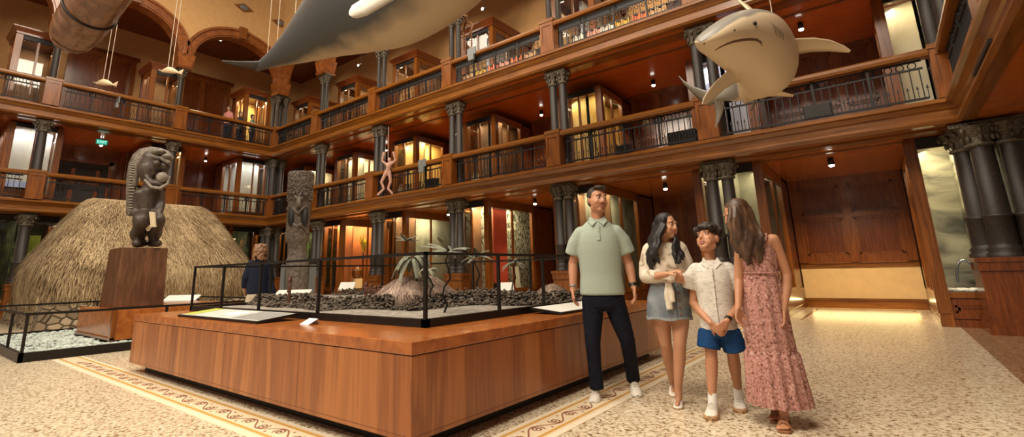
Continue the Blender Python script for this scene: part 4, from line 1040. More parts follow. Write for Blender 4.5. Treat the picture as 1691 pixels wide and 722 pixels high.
def smooth_secs(s, m=4):
    out = []
    for i in range(len(s) - 1):
        p0, p1, p2, p3 = s[max(i - 1, 0)], s[i], s[i + 1], s[min(i + 2, len(s) - 1)]
        for k in range(m):
            t_ = k / m
            def cr(a, b_, c, d): return 0.5 * ((b_ * 2) + (c - a) * t_ + (a * 2 - b_ * 5 + c * 4 - d) * t_ * t_ + (b_ * 3 - a - c * 3 + d) * t_ ** 3)
            out.append((cr(p0[0], p1[0], p2[0], p3[0]), max(0.005, cr(p0[1], p1[1], p2[1], p3[1])), max(0.005, cr(p0[2], p1[2], p2[2], p3[2]))))
    return out + [s[-1]]
def fin(st, th):
    """stations of (leading point, trailing point); lens-shaped section"""
    rings = []; n = len(st)
    for i, (a, b_) in enumerate(st):
        sp = (st[min(i + 1, n - 1)][0] - st[max(i - 1, 0)][0]); ch = b_ - a
        nr = sp.cross(ch)
        nr = nr.normalized() if nr.length > 1e-7 else Vector((0, 0, 1))
        tt = th * (1 - 0.75 * i / (n - 1)); row = []
        prof_ = [(0, 0), (0.08, 0.5), (0.3, 1), (0.65, 0.6), (1, 0)]
        for f, k in prof_: row.append(a + ch * f + nr * tt * k)
        for f, k in prof_[-2:0:-1]: row.append(a + ch * f - nr * tt * k)
        rings.append(row)
    return MB().loft(rings)
def wire(p, top, par, r=0.006):
    MB().tube([p, top], r, 5).build('wire', M['wire'], par)
M['wire'] = plain('pale_hanging_wire', (0.50, 0.42, 0.32), 0.4, 0.6)
# shark
sh = thing('shark_model', 'hanging pale-bellied shark model with open pectoral fins in front of the galleries', 'shark model', tuple(at(1240, 90, 6.4)))
SL = (RT * 0.955 + UP * 0.295).normalized(); SU = (UP * 0.955 - RT * 0.295).normalized()
secs = [(at(u, v, d), w, h) for u, v, d, w, h in ((1157, 70, 5.32, 0.02, 0.015), (1163, 67, 5.36, 0.12, 0.06), (1180, 63, 5.45, 0.24, 0.14), (1206, 62, 5.62, 0.33, 0.25), (1233, 69, 5.85, 0.40, 0.35), (1250, 81, 6.15, 0.41, 0.42),
        (1258, 96, 6.5, 0.40, 0.46), (1258, 110, 6.9, 0.37, 0.44), (1248, 126, 7.4, 0.30, 0.35), (1236, 140, 7.9, 0.23, 0.26), (1216, 151, 8.4, 0.13, 0.17), (1197, 158, 8.8, 0.07, 0.10), (1184, 161, 9.05, 0.045, 0.06))]
ss = smooth_secs(secs, 4)
M['shark'] = paint_mat('grey_backed_shark_paint', (0.74, 0.60, 0.40), (0.25, 0.235, 0.205), 0.5, 0.4, 4, 0.10)
rings = body_loft(ss, SL, SU, 32, 0.92)
so = MB().loft(rings).build('body', M['shark'], sh)
nr_ = len(rings)
def shark_paint(i, co):
    if i >= nr_ * 32: return 0.5
    r_, k = divmod(i, 32); s_ = math.sin(2 * math.pi * k / 32); f = r_ / nr_
    lim = 0.30 if f < 0.5 else 0.30 - (f - 0.5) * 3.4
    if f < 0.22: lim = 0.42
    return 0.5 + (s_ - lim) * 1.3
set_paint(so, shark_paint)
def shark_fin(name, st, th, pv):
    o = fin([(at(*a), at(*b_)) for a, b_ in st], th).build(name, M['shark'], sh); set_paint(o, lambda i, c: pv); return o
shark_fin('pectoral_fin', [((1288, 66, 6.1), (1296, 100, 6.5)), ((1318, 63, 6.05), (1316, 90, 6.35)), ((1345, 62, 6.0), (1342, 86, 6.25)), ((1372, 66, 6.0), (1368, 85, 6.15)), ((1394, 75, 6.0), (1390, 87, 6.1)), ((1405, 83, 6.0), (1402, 87, 6.03))], 0.035, 0.1)
shark_fin('pectoral_fin', [((1216, 102, 5.95), (1232, 130, 6.35)), ((1200, 118, 5.85), (1214, 138, 6.2)), ((1184, 132, 5.8), (1197, 147, 6.05)), ((1170, 148, 5.8), (1183, 160, 5.95)), ((1161, 163, 5.8), (1172, 170, 5.9)), ((1159, 172, 5.8), (1166, 173, 5.85))], 0.035, 0.1)
shark_fin('dorsal_fin', [((1246, 24, 6.2), (1258, 40, 7.3)), ((1232, 12, 6.5), (1240, 14, 7.2)), ((1221, 2, 6.9), (1226, 4, 7.3)), ((1211, -8, 7.2), (1214, -7, 7.4))], 0.04, 0.15)
shark_fin('caudal_fin', [((1194, 153, 8.9), (1186, 168, 9.1)), ((1178, 153, 9.1), (1173, 175, 9.3)), ((1160, 148, 9.3), (1160, 170, 9.5)), ((1143, 142, 9.5), (1146, 157, 9.6)), ((1129, 133, 9.7), (1131, 141, 9.75)), ((1121, 125, 9.8), (1123, 129, 9.8))], 0.04, 1.0)
shark_fin('caudal_fin', [((1194, 156, 8.9), (1180, 165, 9.1)), ((1196, 170, 9.0), (1180, 178, 9.25)), ((1194, 185, 9.1), (1182, 190, 9.25)), ((1189, 198, 9.2), (1182, 202, 9.3)), ((1182, 211, 9.3), (1181, 211, 9.32))], 0.035, 1.0)
shark_fin('pelvic_fin', [((1262, 146, 7.5), (1272, 160, 7.8)), ((1288, 150, 7.5), (1290, 160, 7.7)), ((1311, 157, 7.5), (1309, 160, 7.6))], 0.025, 0.1)
shark_fin('pelvic_fin', [((1250, 148, 7.6), (1262, 160, 7.8)), ((1240, 156, 7.5), (1246, 165, 7.7)), ((1226, 171, 7.5), (1229, 172, 7.6))], 0.025, 0.1)
shark_fin('anal_fin', [((1243, 158, 8.0), (1250, 162, 8.2)), ((1243, 170, 8.1), (1248, 172, 8.2)), ((1239, 183, 8.2), (1241, 184, 8.2))], 0.02, 0.9)
bvh = BVHTree.FromPolygons([so.matrix_world @ v.co + sh.location for v in so.data.vertices], [p.vertices[:] for p in so.data.polygons])
def on_shark(u, v, off=0.0):
    d_ = (at(u, v, 1) - CAM).normalized(); h = bvh.ray_cast(CAM, d_)[0]
    return (h if h else at(u, v, 6)) - d_ * off
M['mouth'] = plain('dark_red_mouth_line', (0.16, 0.075, 0.045), 0.5)
mo = [(1181, 83), (1190, 77), (1201, 72), (1213, 68), (1226, 66), (1238, 65), (1249, 66), (1256, 70), (1258, 75)]
MB().tube([on_shark(u, v, 0.0) for u, v in mo], [0.006, 0.012, 0.015, 0.016, 0.016, 0.016, 0.014, 0.010, 0.005], 8).build('mouth', M['mouth'], sh)
MB().ell(on_shark(1246, 39), 0.024, None, 10, 7).build('eye', M['black'], sh)
for u, v in ((1163, 72), (1213, 50)): MB().ell(on_shark(u, v), 0.010, None, 8, 5).build('nostril', M['black'], sh)
gs = plain('grey_gill_slit', (0.17, 0.15, 0.125), 0.6)
for k in range(4):
    MB().tube([on_shark(1272 + k * 5, 36 + k * 4), on_shark(1279 + k * 4.5, 48 + k * 3), on_shark(1283 + k * 3.5, 60 + k * 2)], [0.004, 0.007, 0.004], 6).build('gill_slit', gs, sh)
for u, v, d_ in ((1278, 40, 6.6),): wire(at(u, v, d_), at(u, v, d_) + Vector((0, 0, 6)), sh)
# whale
wh = thing('whale_model', 'huge grey and tan whale model hanging tail first across the top of the hall', 'whale model', (-6, 5, 6.2))
WS = [(-10.9, 5.93, .08, .09), (-10.5, 5.93, .13, .14), (-10, 5.92, .20, .21), (-9, 5.93, .40, .42), (-8, 6.0, .62, .67), (-7, 6.09, .86, .98), (-6, 6.2, 1.02, 1.25), (-5, 6.45, 1.08, 1.34), (-4.3, 6.75, 1.02, 1.25), (-3.7, 7.1, .88, 1.05), (-3.2, 7.4, .68, .8), (-2.9, 7.6, .4, .5), (-2.75, 7.7, .15, .2)]
ws = smooth_secs([(Vector((x, 5.0, z)), w, h) for x, z, w, h in WS], 4)
rings = body_loft(ws, Vector((0, -1, 0)), Vector((0, 0, 1)), 40, 1.0)
M['whale'] = paint_mat('whale_grey_and_tan_paint', (0.50, 0.385, 0.25), (0.060, 0.062, 0.064), 0.5, 0.45, 1.6, 0.16)
wo = MB().loft(rings).build('body', M['whale'], wh)
nw = len(rings)
def whale_paint(i, co):
    if i >= nw * 40: return 0.5
    r_, k = divmod(i, 40); a = 2 * math.pi * k / 40; f = r_ / nw      # cos>0 viewer's side, sin<0 below
    lim = -1.12 + 0.30 * min(1, f * 2.0)
    v = 0.5 + (math.sin(a) + 0.55 * math.cos(a) - lim - 0.25 * f) * 0.9
    return max(0, min(1.1, v + (0.35 - f) * 0.5 * (f < 0.35)))
set_paint(wo, whale_paint)
def wfin(name, st, th, pv, mat):
    o = fin([(Vector(a), Vector(b_)) for a, b_ in st], th).build(name, mat, wh); set_paint(o, lambda i, c: pv); return o
for s in (-1, 1):
    k = 1.0 if s < 0 else 0.7; zr_ = 0.0 if s < 0 else 0.30
    wfin('fluke', [((-10.35, 5.0 + s * 0.03, 5.93), (-11.0, 5.0 + s * 0.02, 5.92)), ((-10.62, 5.0 + s * 0.2 * k, 5.94 + zr_ * 0.4), (-11.1, 5.0 + s * 0.2 * k, 5.93 + zr_ * 0.4)), ((-10.95, 5.0 + s * 0.42 * k, 5.97 + zr_ * 0.8), (-11.25, 5.0 + s * 0.42 * k, 5.96 + zr_ * 0.8)), ((-11.28, 5.0 + s * 0.62 * k, 6.02 + zr_), (-11.36, 5.0 + s * 0.62 * k, 6.02 + zr_))], 0.05, 1.0, M['whale'])
o = fin([(at(702, -34, 7.6), at(640, -46, 7.6)), (at(668, -10, 7.35), at(622, -20, 7.35)), (at(634, 10, 7.2), at(598, -2, 7.2)), (at(606, 26, 7.1), at(581, 9, 7.1)), (at(591, 30, 7.05), at(576, 19, 7.05)), (at(582, 29, 7.05), at(576, 24, 7.05))], 0.09).build('flipper', plain('white_flipper_paint', (0.66, 0.61, 0.50), 0.45, 0, 0.04), wh)
for u, v, d_ in ((441, 98, 11.3), (456, 92, 11.2), (486, 47, 10.2), (510, 25, 9.5)): wire(at(u, v, d_), at(u, v, d_) + Vector((0, 0, 7)), wh)
# canoe hull end
ca = thing('hanging_canoe', 'rounded end of a brown wooden canoe hull with dark lashing band hanging at top left', 'canoe', tuple(at(150, 20, 9)))
M['hull'] = wood('red_brown_polished_hull', (0.10, 0.045, 0.025), (0.24, 0.115, 0.06), 0.22, (2, 2, 1))
cs = [(at(u, v, d_), r_ * d_ / FPX, r_ * d_ / FPX) for u, v, d_, r_ in ((111, 79, 9.6, 4), (112, 76, 9.6, 14), (115, 70, 9.55, 23), (120, 60, 9.45, 30), (130, 45, 9.3, 34), (143, 26, 9.1, 36), (158, 4, 8.9, 37), (180, -28, 8.6, 38), (212, -72, 8.2, 38))]
cr_ = body_loft(smooth_secs(cs, 4), (RT + UP * 0.6).normalized(), FW, 28)
MB().loft(cr_).build('hull', M['hull'], ca)
bd = MB(); rr = body_loft([(at(150, 14.5, 9.0), 0.545, 0.545), (at(146, 20, 9.05), 0.545, 0.545)], (RT + UP * 0.6).normalized(), FW, 28)
c_ = at(150, 15, 9.0); ax = (at(158, 4, 8.9) - at(141, 26, 9.1)).normalized(); l_ = (RT - ax * RT.dot(ax)).normalized(); u_ = ax.cross(l_)
bd.tube([c_ + (l_ * math.cos(q) + u_ * math.sin(q)) * 0.424 for q in [2 * math.pi * k / 40 for k in range(41)]], 0.022, 6, False).build('lashing_band', M['black'], ca)
wire(at(170, -20, 8.3), at(170, -20, 8.3) + Vector((0, 0, 5)), ca, 0.01)
# hanging fish
M['ivory'] = plain('pale_cream_fish_paint', (0.62, 0.46, 0.28), 0.5, 0, 0.12, 8)
def hung_fish(label, u, v, d_, wires):
    p = at(u, v, d_); t = thing('hanging_fish', label, 'fish model', tuple(p), 'pale fish models hanging by the far arches')
    s = d_ / FPX; X, Y = RT * s, UP * s
    sec = smooth_secs([(p + X * x + Y * y, w * s, h * s) for x, y, w, h in ((-13, 0, 1, 1.2), (-8, 1, 3, 3.5), (0, 2, 5, 5.5), (8, 0, 4, 4), (14, -2, 1.2, 1.5), (16, -2.5, 0.5, 0.8))], 3)
    MB().loft(body_loft(sec, FW, UP, 14)).build('body', M['ivory'], t)
    fin([(p + X * 14 - Y * 1, p + X * 15 - Y * 4), (p + X * 19 + Y * 2, p + X * 20 - Y * 7), (p + X * 23 + Y * 4, p + X * 23 + Y * 3)], 0.6 * s).build('tail_fin', M['ivory'], t)
    fin([(p - X * 9 + Y * 1, p - X * 4 - Y * 1), (p - X * 14 + Y * 2, p - X * 10 - Y * 1), (p - X * 19 + Y * 3, p - X * 18 + Y * 2)], 0.7 * s).build('front_fin', M['ivory'], t)
    for x in wires: wire(p + X * x + Y * 3, p + X * (x + 4) + Vector((0, 0, 7)), t, 0.008)
hung_fish('pale cream hanging fish model in front of the far column under the corner arch', 280, 118, 13.5, (-3, 4))
hung_fish('pale cream hanging fish model in front of the dark red gallery door', 172, 138, 14.5, (-2, 6))
# ------------------------------------------------------------------ small things on the galleries
t = thing('exit_sign', 'small green lit exit sign under the top gallery of the far side', 'sign', tuple(at(168, 235, 18.2)))
p = at(168, 235, 18.2); t.location = p
gm = emit('green_sign_face', (0.02, 0.42, 0.30), 0.9)
MB().box(p.x - 0.02, p.x + 0.02, p.y - 0.18, p.y + 0.18, p.z - 0.10, p.z + 0.10).build('case', M['gray'], t)
MB().box(p.x + 0.02, p.x + 0.025, p.y - 0.165, p.y + 0.165, p.z - 0.085, p.z + 0.085).build('face', gm, t)
MB().box(p.x - 0.01, p.x + 0.01, p.y - 0.01, p.y + 0.01, p.z + 0.1, Z2).build('stem', M['black'], t)
tx_ = bpy.data.curves.new('exit_letters', 'FONT'); tx_.body = 'EXIT'; tx_.size = 0.14; tx_.align_x = 'CENTER'; tx_.align_y = 'CENTER'; tx_.extrude = 0.002
tmp = bpy.data.objects.new('tmp', tx_); C.objects.link(tmp)
me_ = bpy.data.meshes.new_from_object(tmp.evaluated_get(bpy.context.evaluated_depsgraph_get())); bpy.data.objects.remove(tmp)
to_ = bpy.data.objects.new('lettering', me_); C.objects.link(to_); to_.parent = t; to_.location = (0.028, 0, 0); to_.rotation_euler = (R(90), 0, R(90))
me_.materials.clear(); me_.materials.append(emit('pale_sign_letters', (0.5, 0.9, 0.75), 1.2))
def box_thing(name, label, cat, u, v, y, w, d, h, mat, group=None):
    q = at(u, v, 1) - CAM; p = CAM + q * (y / q.y)
    if name == 'loudspeaker': p.z = F1 + 0.004 + h / 2
    t = thing(name, label, cat, (p.x, p.y, p.z), group)
    MB().box(p.x - w / 2, p.x + w / 2, p.y - d / 2, p.y + d / 2, p.z - h / 2, p.z + h / 2).build('cabinet', mat, t, bevel=0.012)
    MB().box(p.x - w / 2 + 0.03, p.x + w / 2 - 0.03, p.y - d / 2 - 0.008, p.y - d / 2 + 0.01, p.z - h / 2 + 0.03, p.z + h / 2 - 0.03).build('grille', M['black'], t)
    return p
for u, v, w, nm in ((1127, 226, 0.62, 'beside the newel post below the shark tail'), (1030, 240, 0.34, 'in the middle of the bay left of the shark'), (713, 303, 0.46, 'above the paper trees')):
    box_thing('loudspeaker', 'black loudspeaker on the middle gallery, ' + nm, 'loudspeaker', u, v, 11.0, w, 0.2, 0.42 if w > 0.4 else 0.34, M['dark'], 'loudspeakers on the middle gallery')
p = box_thing('iron_plaque', 'ornate black iron plaque on the balustrade right of the shark', 'plaque', 1350, 184, 10.60, 0.44, 0.03, 0.27, M['iron'])
def rail_lamp(label, p):
    t = thing('reading_rail', label, 'label holder', tuple(p), 'grey label holders on the gallery handrails')
    MB().box(p.x - 0.17, p.x + 0.17, p.y - 0.02, p.y + 0.02, p.z + 0.02, p.z + 0.26).build('plate', M['gray'], t, bevel=0.01)
    MB().box(p.x - 0.11, p.x + 0.11, p.y - 0.06, p.y + 0.02, p.z - 0.16, p.z + 0.04).build('bracket', M['gray'], t, bevel=0.01)
q = at(779, 92, 1) - CAM; rail_lamp('grey label holder on the top gallery handrail right of the whale', CAM + q * (10.5 / q.y))
q = at(697, 277, 1) - CAM; rail_lamp('grey label holder on the middle gallery handrail left of the brown case', CAM + q * (10.5 / q.y))
q = at(194, 172, 1) - CAM; rail_lamp('grey label holder on the top gallery handrail of the far side', CAM + q * ((XB + 0.15) / q.x))
# bright spotlights on the top gallery
for u, v, y, pw, nm in ((797, 15, 11.4, 12, 'glaring white spotlight above the cabinet right of the whale'), (592, 108, 12.0, 12, 'white spotlight above the cabinet below the whale'), (758, 30, 11.3, 10, 'black track spotlight beside the whale belly')):
    q = at(u, v, 1) - CAM; p = CAM + q * (y / q.y)
    t = thing('spotlight', nm, 'spotlight', tuple(p))
    MB().tube([p + Vector((0.0, 0.12, 0.08)), p], [0.05, 0.06], 12).build('housing', M['black'], t)
    MB().ell(p - Vector((0, 0.01, 0)), (0.05, 0.03, 0.05)).build('lens', emit('spot_lens', (1, 0.96, 0.9), 60 if pw > 20 else 3), t)
    MB().tube([p + Vector((0, 0.12, 0.08)), Vector((p.x, p.y + 0.12, Z3))], 0.012, 6).build('stem', M['black'], t)
    l = bpy.data.lights.new('lamp', 'POINT'); l.energy = pw; l.color = (1, 0.92, 0.8); l.shadow_soft_size = 0.05
    o = bpy.data.objects.new('lamp', l); C.objects.link(o); o.parent = t; o.location = (0, -0.12, 0)
# coloured cloth panels standing behind the top gallery grille
cols = {'orange-red': (0.85, 0.20, 0.07), 'tan': (0.66, 0.40, 0.19), 'mustard': (0.80, 0.46, 0.07), 'dusty pink': (0.75, 0.36, 0.25), 'off-white': (0.82, 0.74, 0.62), 'dark brown': (0.10, 0.05, 0.03)}
cm = {k: mural(k.replace('-', '_').replace(' ', '_') + '_cloth', [(0.35, tuple(c * 0.65 for c in v)), (0.65, v)], 6, 4) for k, v in cols.items()}
seq = ['tan', 'mustard', 'orange-red', 'dusty pink', 'orange-red', 'tan', 'dark brown', 'off-white', 'dusty pink', 'off-white', 'mustard', 'orange-red', 'tan', 'dark brown', 'off-white']
NTH = ['first right of the whale', 'second right of the whale', 'third right of the whale', 'fourth right of the whale', 'fifth right of the whale', 'second before the middle newel post', 'just left of the middle newel post', 'just right of the middle newel post', 'second right of the middle newel post', 'third right of the middle newel post', 'fourth right of the middle newel post', 'third left of the shark', 'second left of the shark', 'first left of the shark', 'above the shark']
cx_ = [-9.55, -9.05, -8.55, -8.1, -7.65, -7.15, -6.75, -5.6, -5.15, -4.75, -4.35, -3.85, -3.4, -3.0, -1.6, ]
for i, (k, x) in enumerate(zip(seq, cx_)):
    t = thing('cloth_panel', '%s cloth panel behind the top gallery grille, %s' % (k, NTH[i]), 'textile', (x, 11.05, F2), 'cloth panels behind the top gallery grille')
    w = 0.20; mb = MB(); rows = []
    for z in (0.03, 0.2, 0.36, 0.50): rows.append([(x - w + w * j / 4, 11.05 + 0.03 * math.sin(j * 1.7 + i), F2 + z) for j in range(9)] + [(x + w - w * j / 4, 11.07 + 0.03 * math.sin((8 - j) * 1.7 + i), F2 + z) for j in range(9)])
    mb.loft(rows).build('cloth', cm[k], t)
    MB().box(x - 0.21, x + 0.21, 11.04, 11.12, F2 + 0.48, F2 + 0.52).box(x - 0.02, x + 0.02, 11.09, 11.12, F2, F2 + 0.5).build('stand', M['black'], t)
# exhibits seen through the glass
def exhibit(name, label, cat, loc, parts):
    t = thing(name, label, cat, loc)
    for nm, mb, mt in parts: mb.build(nm, mt, t)
    return t
x, y = -16.95, 12.5
exhibit('lidded_bowl', 'round wooden bowl with a pointed lid in the glowing orange case', 'bowl', (x, y, 0.57), [('bowl', MB().lathe([(0.09, 0), (0.19, 0.1), (0.22, 0.2), (0.21, 0.3)], (x, y, 0.95), 18), M['trim_z']), ('lid', MB().lathe([(0.23, 0.3), (0.24, 0.32), (0.10, 0.43), (0.02, 0.5)], (x, y, 0.95), 18), M['trim_x']), ('stand', MB().box(x - 0.16, x + 0.16, y - 0.16, y + 0.16, 0.57, 0.955), M['cream'])])
x, y = -9.46, 12.45
exhibit('banner', 'tall red banner hanging in the bare branch case', 'banner', (x, y, 0.6), [('cloth', MB().box(x - 0.015, x + 0.015, y - 0.42, y + 0.28, 0.75, 3.05), CASE['red']), ('rod', MB().box(x - 0.03, x + 0.03, y - 0.45, y + 0.33, 3.04, 3.08), M['black']), ('foot_weight', MB().box(x - 0.03, x + 0.03, y - 0.42, y + 0.30, 0.5, 0.755), M['dark'])])
x, y = -9.62, 13.45
exhibit('white_card_stand', 'white standing card leaning in the bare branch case', 'card', (x, y, 0.57), [('card', MB().frust((x - 0.02, x + 0.02, y - 0.18, y + 0.18, 0.57), (x - 0.1, x - 0.06, y - 0.18, y + 0.18, 1.25)), M['white'])])
x, y = 1.02, 12.0
exhibit('metal_hoop', 'bright curved metal hoop in the seascape case beside the near corner', 'hoop', (x, y, 0.57), [('hoop', MB().tube([(x - 0.12 * math.cos(q), y, 0.72 + 0.38 * math.sin(q)) for q in [math.pi * k / 12 for k in range(13)]] + [(x + 0.12, y, 0.58)], 0.022, 8), plain('bright_blue_steel', (0.55, 0.62, 0.75), 0.15, 0.9))])
mb = MB()
for n in range(160): pebble(mb, random.uniform(0.72, 1.75), random.uniform(11.75, 12.2), 0.60, random.uniform(0.03, 0.05), 0.7)
o = mb.build('pale_rubble', M['white']); o['kind'] = 'stuff'; tag(o, 'pale rubble on the floor of the seascape case', 'rubble')
for x, y, zf, nm, s in ((-10.05, 12.45, F1 + 0.25, 'brown case of the middle gallery', 1.0), (-13.8, 12.5, F1 + 0.25, 'bright amber case of the middle gallery', 1.2)):
    exhibit('woven_basket', 'rounded woven basket in the ' + nm, 'basket', (x - 0.3, y, zf), [('body', MB().lathe([(0.12 * s, 0), (0.24 * s, 0.15 * s), (0.26 * s, 0.3 * s), (0.18 * s, 0.42 * s), (0.20 * s, 0.45 * s)], (x - 0.3, y, zf), 16), M['thatch'])])
for (x, y, zf), nm in (((-6.0, 12.4, F1 + 0.25), 'amber case left of the shark'), ((-13.35, 12.6, F1 + 0.25), 'amber case above the model house')):
    mb = MB()
    for k in range(7):
        a = k * 0.9; mb.tube([(x, y, zf), (x + 0.1 * math.cos(a), y + 0.1 * math.sin(a), zf + 0.35), (x + 0.28 * math.cos(a), y + 0.2 * math.sin(a), zf + 0.75 + 0.06 * k)], [0.02, 0.014, 0.006], 6)
    exhibit('branch_coral', 'dark branching exhibit in the ' + nm, 'exhibit', (x, y, zf), [('branches', mb, M['black'])])
x, y, zf = -20.1, 13.0, 0.5
for i, (x, y, c, nm) in enumerate(((-22.9, 3.35, (0.30, 0.38, 0.06), 'yellow-green'), (-22.9, 2.3, (0.20, 0.32, 0.16), 'pale green'))):
    exhibit('hanging_cloth', nm + ' hanging cloth in the dark far case at the left edge', 'cloth', (x, y, 1.6), [('cloth', MB().box(x - 0.02, x + 0.02, y - 0.22, y + 0.22, 1.9, 2.7), plain(nm.replace('-', '_').replace(' ', '_') + '_cloth', c, 0.8, 0, 0.2)), ('rod', MB().box(x - 0.03, x + 0.03, y - 0.26, y + 0.26, 2.7, 2.74), M['black'])])
mb = MB()
for k in range(16):
    a = k * 0.8; mb.tube([(-16.98, 12.8, 2.0), (-16.98 + 0.06 * math.cos(a), 12.8 + 0.12 * math.sin(a), 2.25 + 0.02 * k), (-16.98 + 0.11 * math.cos(a), 12.8 + 0.22 * math.sin(a), 2.3 + 0.03 * k)], [0.02, 0.03, 0.006], 6)
exhibit('feather_spray', 'yellow-green feather spray on a slim stand in the glowing orange case', 'exhibit', (-16.98, 12.8, 0.505), [('plumes', mb, plain('yellow_green_plume', (0.60, 0.46, 0.06), 0.8)), ('stand', MB().box(-16.995, -16.965, 12.785, 12.815, 0.505, 2.05), M['black'])])
q = at(772, 48, 1) - CAM; p = CAM + q * (11.45 / q.y); mb = MB()
for k in range(22):
    a = 2 * math.pi * k / 22; mb.ell(p + Vector((0.21 * math.cos(a), 0.03 * math.sin(3 * a), 0.24 * math.sin(a))), 0.042, None, 8, 5)
for s_ in (-1, 1):
    for k in range(7): mb.ell(p + Vector((s_ * 0.17, 0, -0.26 - 0.07 * k)), 0.034, None, 8, 5)
t = thing('garland', 'brown knotted garland hanging beside the column right of the whale', 'garland', tuple(p))
mb.build('knots', plain('brown_knotted_fibre', (0.26, 0.13, 0.06), 0.8, 0, 0.3), t)
MB().tube([p + Vector((0, 0, 0.24)), Vector((p.x, p.y, Z3))], 0.006, 5).build('wire', M['wire'], t)
x, y, zf = -22.45, 2.75, F1 + 0.26
exhibit('covered_table', 'low table under pale blue cloth in the lit case at the left edge', 'table', (x, y, zf), [('cloth', MB().frust((x - 0.22, x + 0.24, y - 0.5, y + 0.5, zf + 0.30), (x - 0.2, x + 0.2, y - 0.46, y + 0.46, zf + 0.52)), plain('pale_blue_cloth', (0.40, 0.46, 0.70), 0.8)), ('leg', MB().box(x - 0.15, x + 0.15, y - 0.4, y + 0.4, zf, zf + 0.31), M['panel'])])
# pale pink figure with raised arms standing at the middle gallery rail
pq = at(640, 290, 1) - CAM; p0 = CAM + pq * (10.42 / pq.y); dd_ = (p0 - CAM).dot(FW); s = dd_ / FPX
def G(u, v, d_=0): return at(u, v, dd_ + d_)
t = thing('hanging_figure', 'pale pink figure with raised arms hung in front of the middle gallery rail', 'figure', tuple(p0))
pk = plain('pale_pink_figure', (0.50, 0.28, 0.21), 0.6, 0, 0.25, 10)
b = MB(); b.chain([(G(640, 284), 3.2 * s), (G(642, 274), 4.6 * s), (G(644, 269), 3 * s)]).ell(G(643, 264), (3.2 * s, 3.2 * s, 4 * s))
b.chain([(G(639, 272), 2.6 * s), (G(631, 266), 1.8 * s), (G(634, 253), 2.4 * s)]).chain([(G(646, 271), 2.6 * s), (G(653, 265), 1.8 * s), (G(650, 252), 2.4 * s)])
b.chain([(G(638, 284), 3.4 * s), (G(630, 301), 2.6 * s), (G(634, 312), 2.0 * s), (G(624, 322), 2.2 * s)]).chain([(G(643, 284), 3.4 * s), (G(645, 300), 2.6 * s), (G(641, 312), 2.2 * s), (G(648, 320), 2.2 * s)])
b.build('body', pk, t, vox=0.025, smooth=2)
MB().tube([G(641, 262), p0 + Vector((0, 0, 1.7))], 0.008, 5).build('wire', M['wire'], t)
# ------------------------------------------------------------------ people
def skin(name, c):
    m, nt, b = nmat(name); v = coords(nt)
    nt.links.new(ramp(nt, noise(nt, v, 9, 3), [(0.3, tuple(k * 0.9 for k in c)), (0.7, c)]), b.inputs['Base Color'])
    b.inputs['Roughness'].default_value = 0.5; b.inputs['Subsurface Weight'].default_value = 0.06
    b.inputs['Subsurface Radius'].default_value = (0.02, 0.008, 0.004)
    return m
M['eye_white'] = plain('eye_white', (0.75, 0.72, 0.68), 0.3); M['iris'] = plain('dark_brown_iris', (0.03, 0.015, 0.008), 0.2)
M['lip'] = plain('natural_lips', (0.40, 0.13, 0.10), 0.45); M['teeth'] = plain('teeth', (0.80, 0.76, 0.68), 0.3)
M['shoe_white'] = plain('white_shoe_leather', (0.72, 0.68, 0.60), 0.5, 0, 0.05); M['sole'] = plain('gum_sole', (0.45, 0.26, 0.12), 0.6); M['sole_white'] = plain('white_sole', (0.70, 0.68, 0.62), 0.5)
V = Vector
def hand(mb, wr, d, n, side, s=1.0, curl=0.35, spread=0.05):
    """palm and five fingers; d along the fingers, n out of the palm, thumb on d x n * side"""
    d = d.normalized(); n = (n - d * n.dot(d)).normalized(); w = d.cross(n) * side
    kn = []
    for i in range(4):
        k = wr + d * (0.088 - 0.005 * abs(i - 1)) * s + w * (0.031 - 0.0205 * i) * s
        mb.cap(wr + d * 0.012 * s + w * (0.018 - 0.012 * i) * s, 0.0135 * s, k, 0.0105 * s, 8); kn.append(k)
    for i, L in enumerate((0.070, 0.078, 0.072, 0.056)):
        p = kn[i]; a = curl * (1 + 0.12 * i); dr = (d + w * spread * (1.5 - i)).normalized()
        for j, f in enumerate((0.45, 0.30, 0.25)):
            ang = a * (0.7 + 0.5 * j); dr = (dr * math.cos(ang) + n * math.sin(ang)).normalized()
            nn = (n - dr * n.dot(dr)); 
            q = p + dr * L * f * s; mb.cap(p, (0.0095 - 0.0008 * j) * s, q, (0.0088 - 0.0009 * j) * s, 8); p = q
            if nn.length > 0.05: n_ = nn.normalized()
    p = wr + d * 0.022 * s + w * 0.024 * s; dr = (d * 0.72 + w * 0.62 + n * 0.25).normalized()
    for f, r0, r1 in ((0.040, 0.0135, 0.011), (0.030, 0.0108, 0.0098), (0.024, 0.0098, 0.008)):
        q = p + dr * f * s; mb.cap(p, r0 * s, q, r1 * s, 8); p = q; dr = (dr + d * 0.28 + n * 0.1).normalized()
